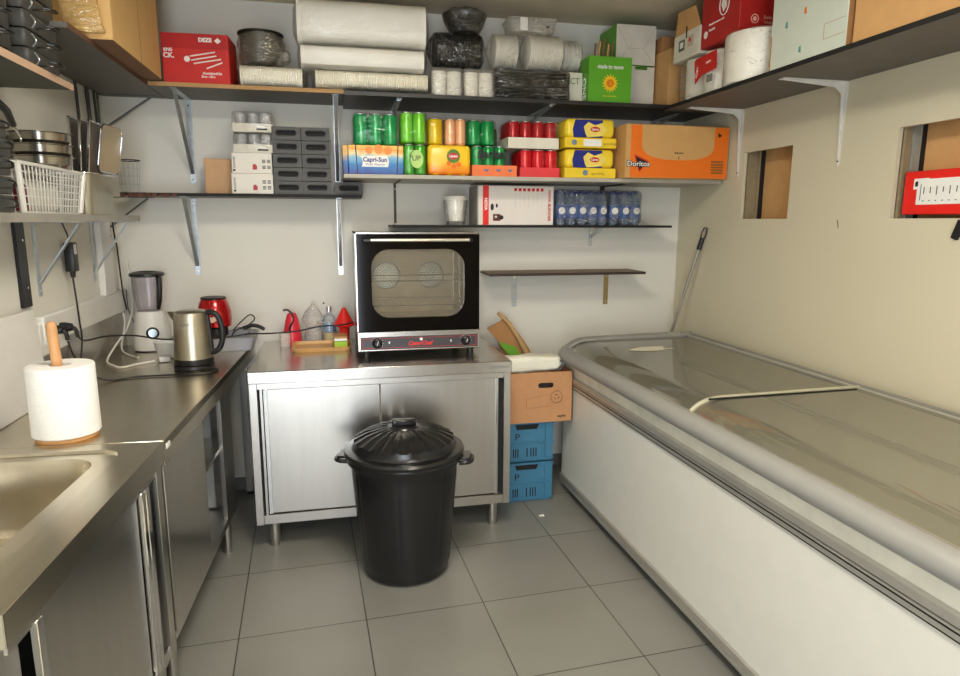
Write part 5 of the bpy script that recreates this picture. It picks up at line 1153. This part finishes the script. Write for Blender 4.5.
# kettle
t = thing('electric_kettle', 'brushed steel electric kettle with black handle on its round base', 'kettle', (-.632, 3.085, ZT1))
MB().lathe([(0, 0), (.083, 0), (.086, .005), (.084, .018), (.070, .021), (0, .021)], seg=40).build('power_base', BLACKP, t)
KS = mat('kettle_steel', (.72, .69, .62), .3, .95, .05, 4, .1, 80, stretch=(1, 1, 16))
b_ = MB().lathe([(0, .022), (.082, .022), (.0835, .030), (.083, .048)], seg=48).build('lower_band', BLACKP, t)
MB().lathe([(.083, .048), (.0825, .06), (.072, .24), (.069, .252), (.06, .257)], seg=56).build('steel_body', KS, t)
MB().lathe([(.0, .262), (.03, .262), (.055, .259), (.062, .254), (.062, .250), (0, .25)], seg=40).build('lid', KS, t)
MB().loft([[(-.060, -.028, .195), (-.060, .028, .195), (-.0605, 0, .190)], [(-.066, -.026, .235), (-.066, .026, .235), (-.088, 0, .232)], [(-.064, -.024, .254), (-.064, .024, .254), (-.098, 0, .256)]]).build('spout', KS, t)
hm = Matrix.Rotation(R(-12), 4, 'Z')
MB().tube([hm @ Vector(p) for p in bez([(.060, 0, .240), (.085, 0, .252), (.115, 0, .235), (.132, 0, .19), (.134, 0, .14), (.120, 0, .095), (.098, 0, .075), (.078, 0, .070)], 6)], .0125, 12).build('handle', BLACKP, t)
MB().tube([hm @ Vector(p) for p in [(.070, 0, .245), (.078, 0, .16), (.082, 0, .065)]], .010, 10).build('handle_spine', BLACKP, t)
text('PHILIPS', .012, (-.012, -.0765, .205), GREYD, t, width=.035)
# blender
t = thing('jug_blender', 'white jug blender with clear jar and black lid in the left corner', 'blender', (-.925, 3.575, ZT1), R(14))
MB().lathe([(0, .006), (.086, .006), (.090, .02), (.086, .07), (.074, .150), (.066, .188), (.060, .200), (0, .200)], seg=44).build('motor_base', WHITEP, t)
MB().lathe([(0, 0), (.078, 0), (.080, .007), (0, .007)], seg=40).build('foot_ring', BLACKP, t)
MB().lathe([(0, .200), (.056, .200), (.060, .215), (.072, .375), (.070, .375), (.057, .216), (0, .206)], seg=40).build('glass_jar', film('jar_glass', 'f0edf2', .7, .14, .06, 6, 0, 'fbf9fc'), t)
MB().lathe([(0, .390), (.040, .392), (.044, .398), (.060, .396), (.080, .388), (.082, .376), (.072, .372), (0, .372)], seg=40).build('lid', BLACKP, t)
MB().tube([(.045, -.058, .378), (.052, -.080, .365), (.052, -.088, .32), (.047, -.083, .26), (.040, -.064, .215)], [.010, .013, .013, .012, .009], 10).build('handle', BLACKP, t)
k = MB().lathe([(0, 0), (.030, 0), (.030, .006), (.026, .010), (0, .010)], seg=28, M=Matrix.Translation((.005, -.078, .095)) @ Matrix.Rotation(R(83), 4, 'X')).build('dial_ring', BLACKPR, t)
MB().lathe([(0, .010), (.022, .010), (.020, .020), (0, .021)], seg=24, M=Matrix.Translation((.005, -.078, .095)) @ Matrix.Rotation(R(83), 4, 'X')).build('dial_knob', mat('silver_blue', (.70, .76, .82), .25, .5), k)
# grey tubs and red citrus press behind the kettle
t = thing('grey_tray', 'shallow grey plastic dish behind the kettle on the counter', 'dish', (-.615, 3.555, ZT1))
MB().loft([[(x*.92, y*.9, 0) for x, y in rr(.40, .24, .03)], [(x, y, .068) for x, y in rr(.40, .24, .03)], [(x*.97, y*.95, .068) for x, y in rr(.40, .24, .03)], [(x*.90, y*.88, .006) for x, y in rr(.40, .24, .03)]]).build('dish', mat('cool_grey_plastic', (.66, .66, .70), .3, 0, .08, 20), t)
MB().loft([[(x*1.02, y*1.02, .066) for x, y in rr(.40, .24, .03)], [(x*1.03, y*1.03, .070) for x, y in rr(.40, .24, .03)], [(x*.97, y*.95, .072) for x, y in rr(.40, .24, .03)]], cap=False).build('rim', GREYP, t)
t = thing('white_bowl', 'small white plastic bowl between blender and kettle', 'bowl', (-.80, 3.35, ZT1))
MB().lathe([(0, 0), (.045, 0), (.062, .075), (.066, .078), (.058, .076), (.042, .004), (0, .004)], seg=32).build('bowl', WHITEP, t)
t = thing('citrus_press', 'shiny dark red appliance with black rim behind the kettle', 'juicer', (-.61, 3.52, ZT1+.0725))
CR = mat('metallic_red', (.72, .05, .08), .22, .35, .08, coat=.5)
MB().lathe([(0, 0), (.060, 0), (.062, .04), (.080, .05)], seg=36).build('base', BLACKP, t)
MB().lathe([(.080, .05), (.084, .08), (.082, .125), (.070, .165), (.060, .185)], seg=40).build('red_body', CR, t)
MB().lathe([(.060, .185), (.062, .192), (.058, .196), (.045, .194), (0, .186)], seg=36).build('rim', BLACKP, t)
MB().cyl((0, 0, 0), .03, 0, .003, 24, M=Matrix.Translation((.0, -.079, .105)) @ Matrix.Rotation(R(78), 4, 'X')).build('white_label', mat('pinkish_label', (.90, .78, .74), .4), t)
t = thing('folding_scraper', 'dark grey handled press lid lying on the grey dish', 'utensil', (-.50, 3.50, ZT1+.0725))
MB().loft([[(-.045, -.06, .0), (.045, -.06, .0), (.045, .06, 0), (-.045, .06, 0)], [(-.02, -.05, .035), (.065, -.05, .030), (.065, .05, .03), (-.02, .05, .035)]]).build('plate', mat('mid_dark_grey', (.42, .43, .45), .35), t)
MB().tube(bez([(.03, 0, .035), (.07, -.01, .048), (.105, -.02, .045), (.135, -.03, .030)], 5), [.010]*15+[.008], 10).build('handle', mat('dark_grip', (.20, .20, .21), .4), t)
cable('small black cord loop sticking up behind the kettle handle', [(-.52, 3.44, .93), (-.50, 3.44, .97), (-.46, 3.46, 1.01), (-.43, 3.47, 1.03), (-.41, 3.47, 1.01), (-.44, 3.46, .98), (-.50, 3.45, .955), (-.52, 3.43, .93)], .003, CABLE)

# ================================================================== ON THE BACK CABINET
t = thing('bamboo_tray', 'small rectangular bamboo tray with raised rim beside the oven', 'tray', (-.082, 3.44, ZT1), R(1))
MB().loft([[(x*.93, y*.90, 0) for x, y in rr(.30, .22, .03)], [(x, y, .020) for x, y in rr(.30, .22, .03)], [(x*.95, y*.93, .021) for x, y in rr(.30, .22, .03)], [(x*.90, y*.86, .006) for x, y in rr(.30, .22, .03)]]).build('tray', BAMBOO, t)
t = thing('tea_box', 'little brown box with yellow-green label on the bamboo tray', 'box', (.010, 3.43, ZT1+.0065))
MB().box(-.030, .038, -.05, .055, 0, .062, .003).build('body', mat('tea_brown', (.72, .52, .30), .5), t); MB().box(-.028, .036, -.0515, -.05, .003, .034).build('green_label', mat('lime_label', (.66, .80, .18), .45), t)
MB().box(-.028, .036, -.0515, -.05, .036, .050).build('white_label', WHITE, t); MB().box(-.028, .036, -.0520, -.0515, .034, .038).build('green_line', mat('line_green', (.25, .55, .25), .5), t)
t = thing('red_sauce_bag', 'red plastic bottle with black curved lever left on the cabinet', 'bottle', (-.236, 3.59, ZT1), R(10))
MB().lathe([(0, 0), (.048, 0), (.050, .01), (.046, .06), (.034, .13), (.022, .165), (0, .170)], seg=28).build('bottle', mat('translucent_red', (.86, .20, .26), .3), t)
MB().tube(bez([(.0, -.03, .05), (-.018, -.040, .09), (.004, -.030, .13), (.0, -.025, .16), (-.02, -.02, .185), (-.045, -.015, .185)], 5), .006, 8).build('lever', mat('dark_red_black', (.22, .05, .08), .35), t)
tag(MB().loft([[(-.27+x, 3.54+y, ZT1) for x, y in rr(.05, .05, .012)], [(-.27+x*1.15, 3.54+y*1.15, ZT1+.07) for x, y in rr(.05, .05, .012)]]).build('white_beaker', film('milky_plastic', 'e4e0da', .4, .5, .2, 10, .2)), 'small translucent beaker left of the red bottle', 'beaker')
t = thing('funnel_bag', 'clear bunched plastic piping bag standing between red and clear bottles', 'bag', (-.128, 3.62, ZT1))
MB().lathe([(0, 0), (.040, 0), (.045, .03), (.038, .09), (.058, .125), (.040, .165), (.012, .20), (0, .23)], seg=30, rib=lambda a, r, z: 1+.08*math.sin(a*7)).crumple(.004, 25, 0, 70).build('bag', film('piping_film', 'fcfaf6', 1.0, .22, .12, 16, 1.0), t)
t = thing('clear_bottle', 'clear bottle with blue liquid and metal cap behind the bamboo tray', 'bottle', (-.043, 3.64, ZT1))
MB().lathe([(0, 0), (.034, 0), (.036, .01), (.036, .115), (.028, .140), (.014, .150), (.013, .165), (0, .165)], seg=28).build('bottle', film('bottle_plastic', 'e8ecf0', .9, .18, .08, 8, 0), t)
MB().lathe([(0, .055), (.034, .055), (.034, .10), (0, .10)], seg=24).build('blue_liquid', mat('liquid_blue', (.45, .62, .80), .2), t); MB().lathe([(0, .002), (.034, .002), (.034, .05), (0, .05)], seg=24).build('yellow_liquid', mat('liquid_yellow', (.86, .78, .50), .3), t)
MB().lathe([(0, .165), (.016, .165), (.016, .19), (0, .19)], seg=20).build('cap', CHROME, t)
t = thing('red_funnel', 'bright red plastic funnel upside down next to the oven', 'funnel', (.036, 3.57, ZT1))
MB().lathe([(.020, 0), (.022, .0), (.028, .085), (.055, .095), (.058, .10), (.052, .108), (.020, .170), (.008, .19), (0, .192)], seg=32).build('funnel', REDBR, t)
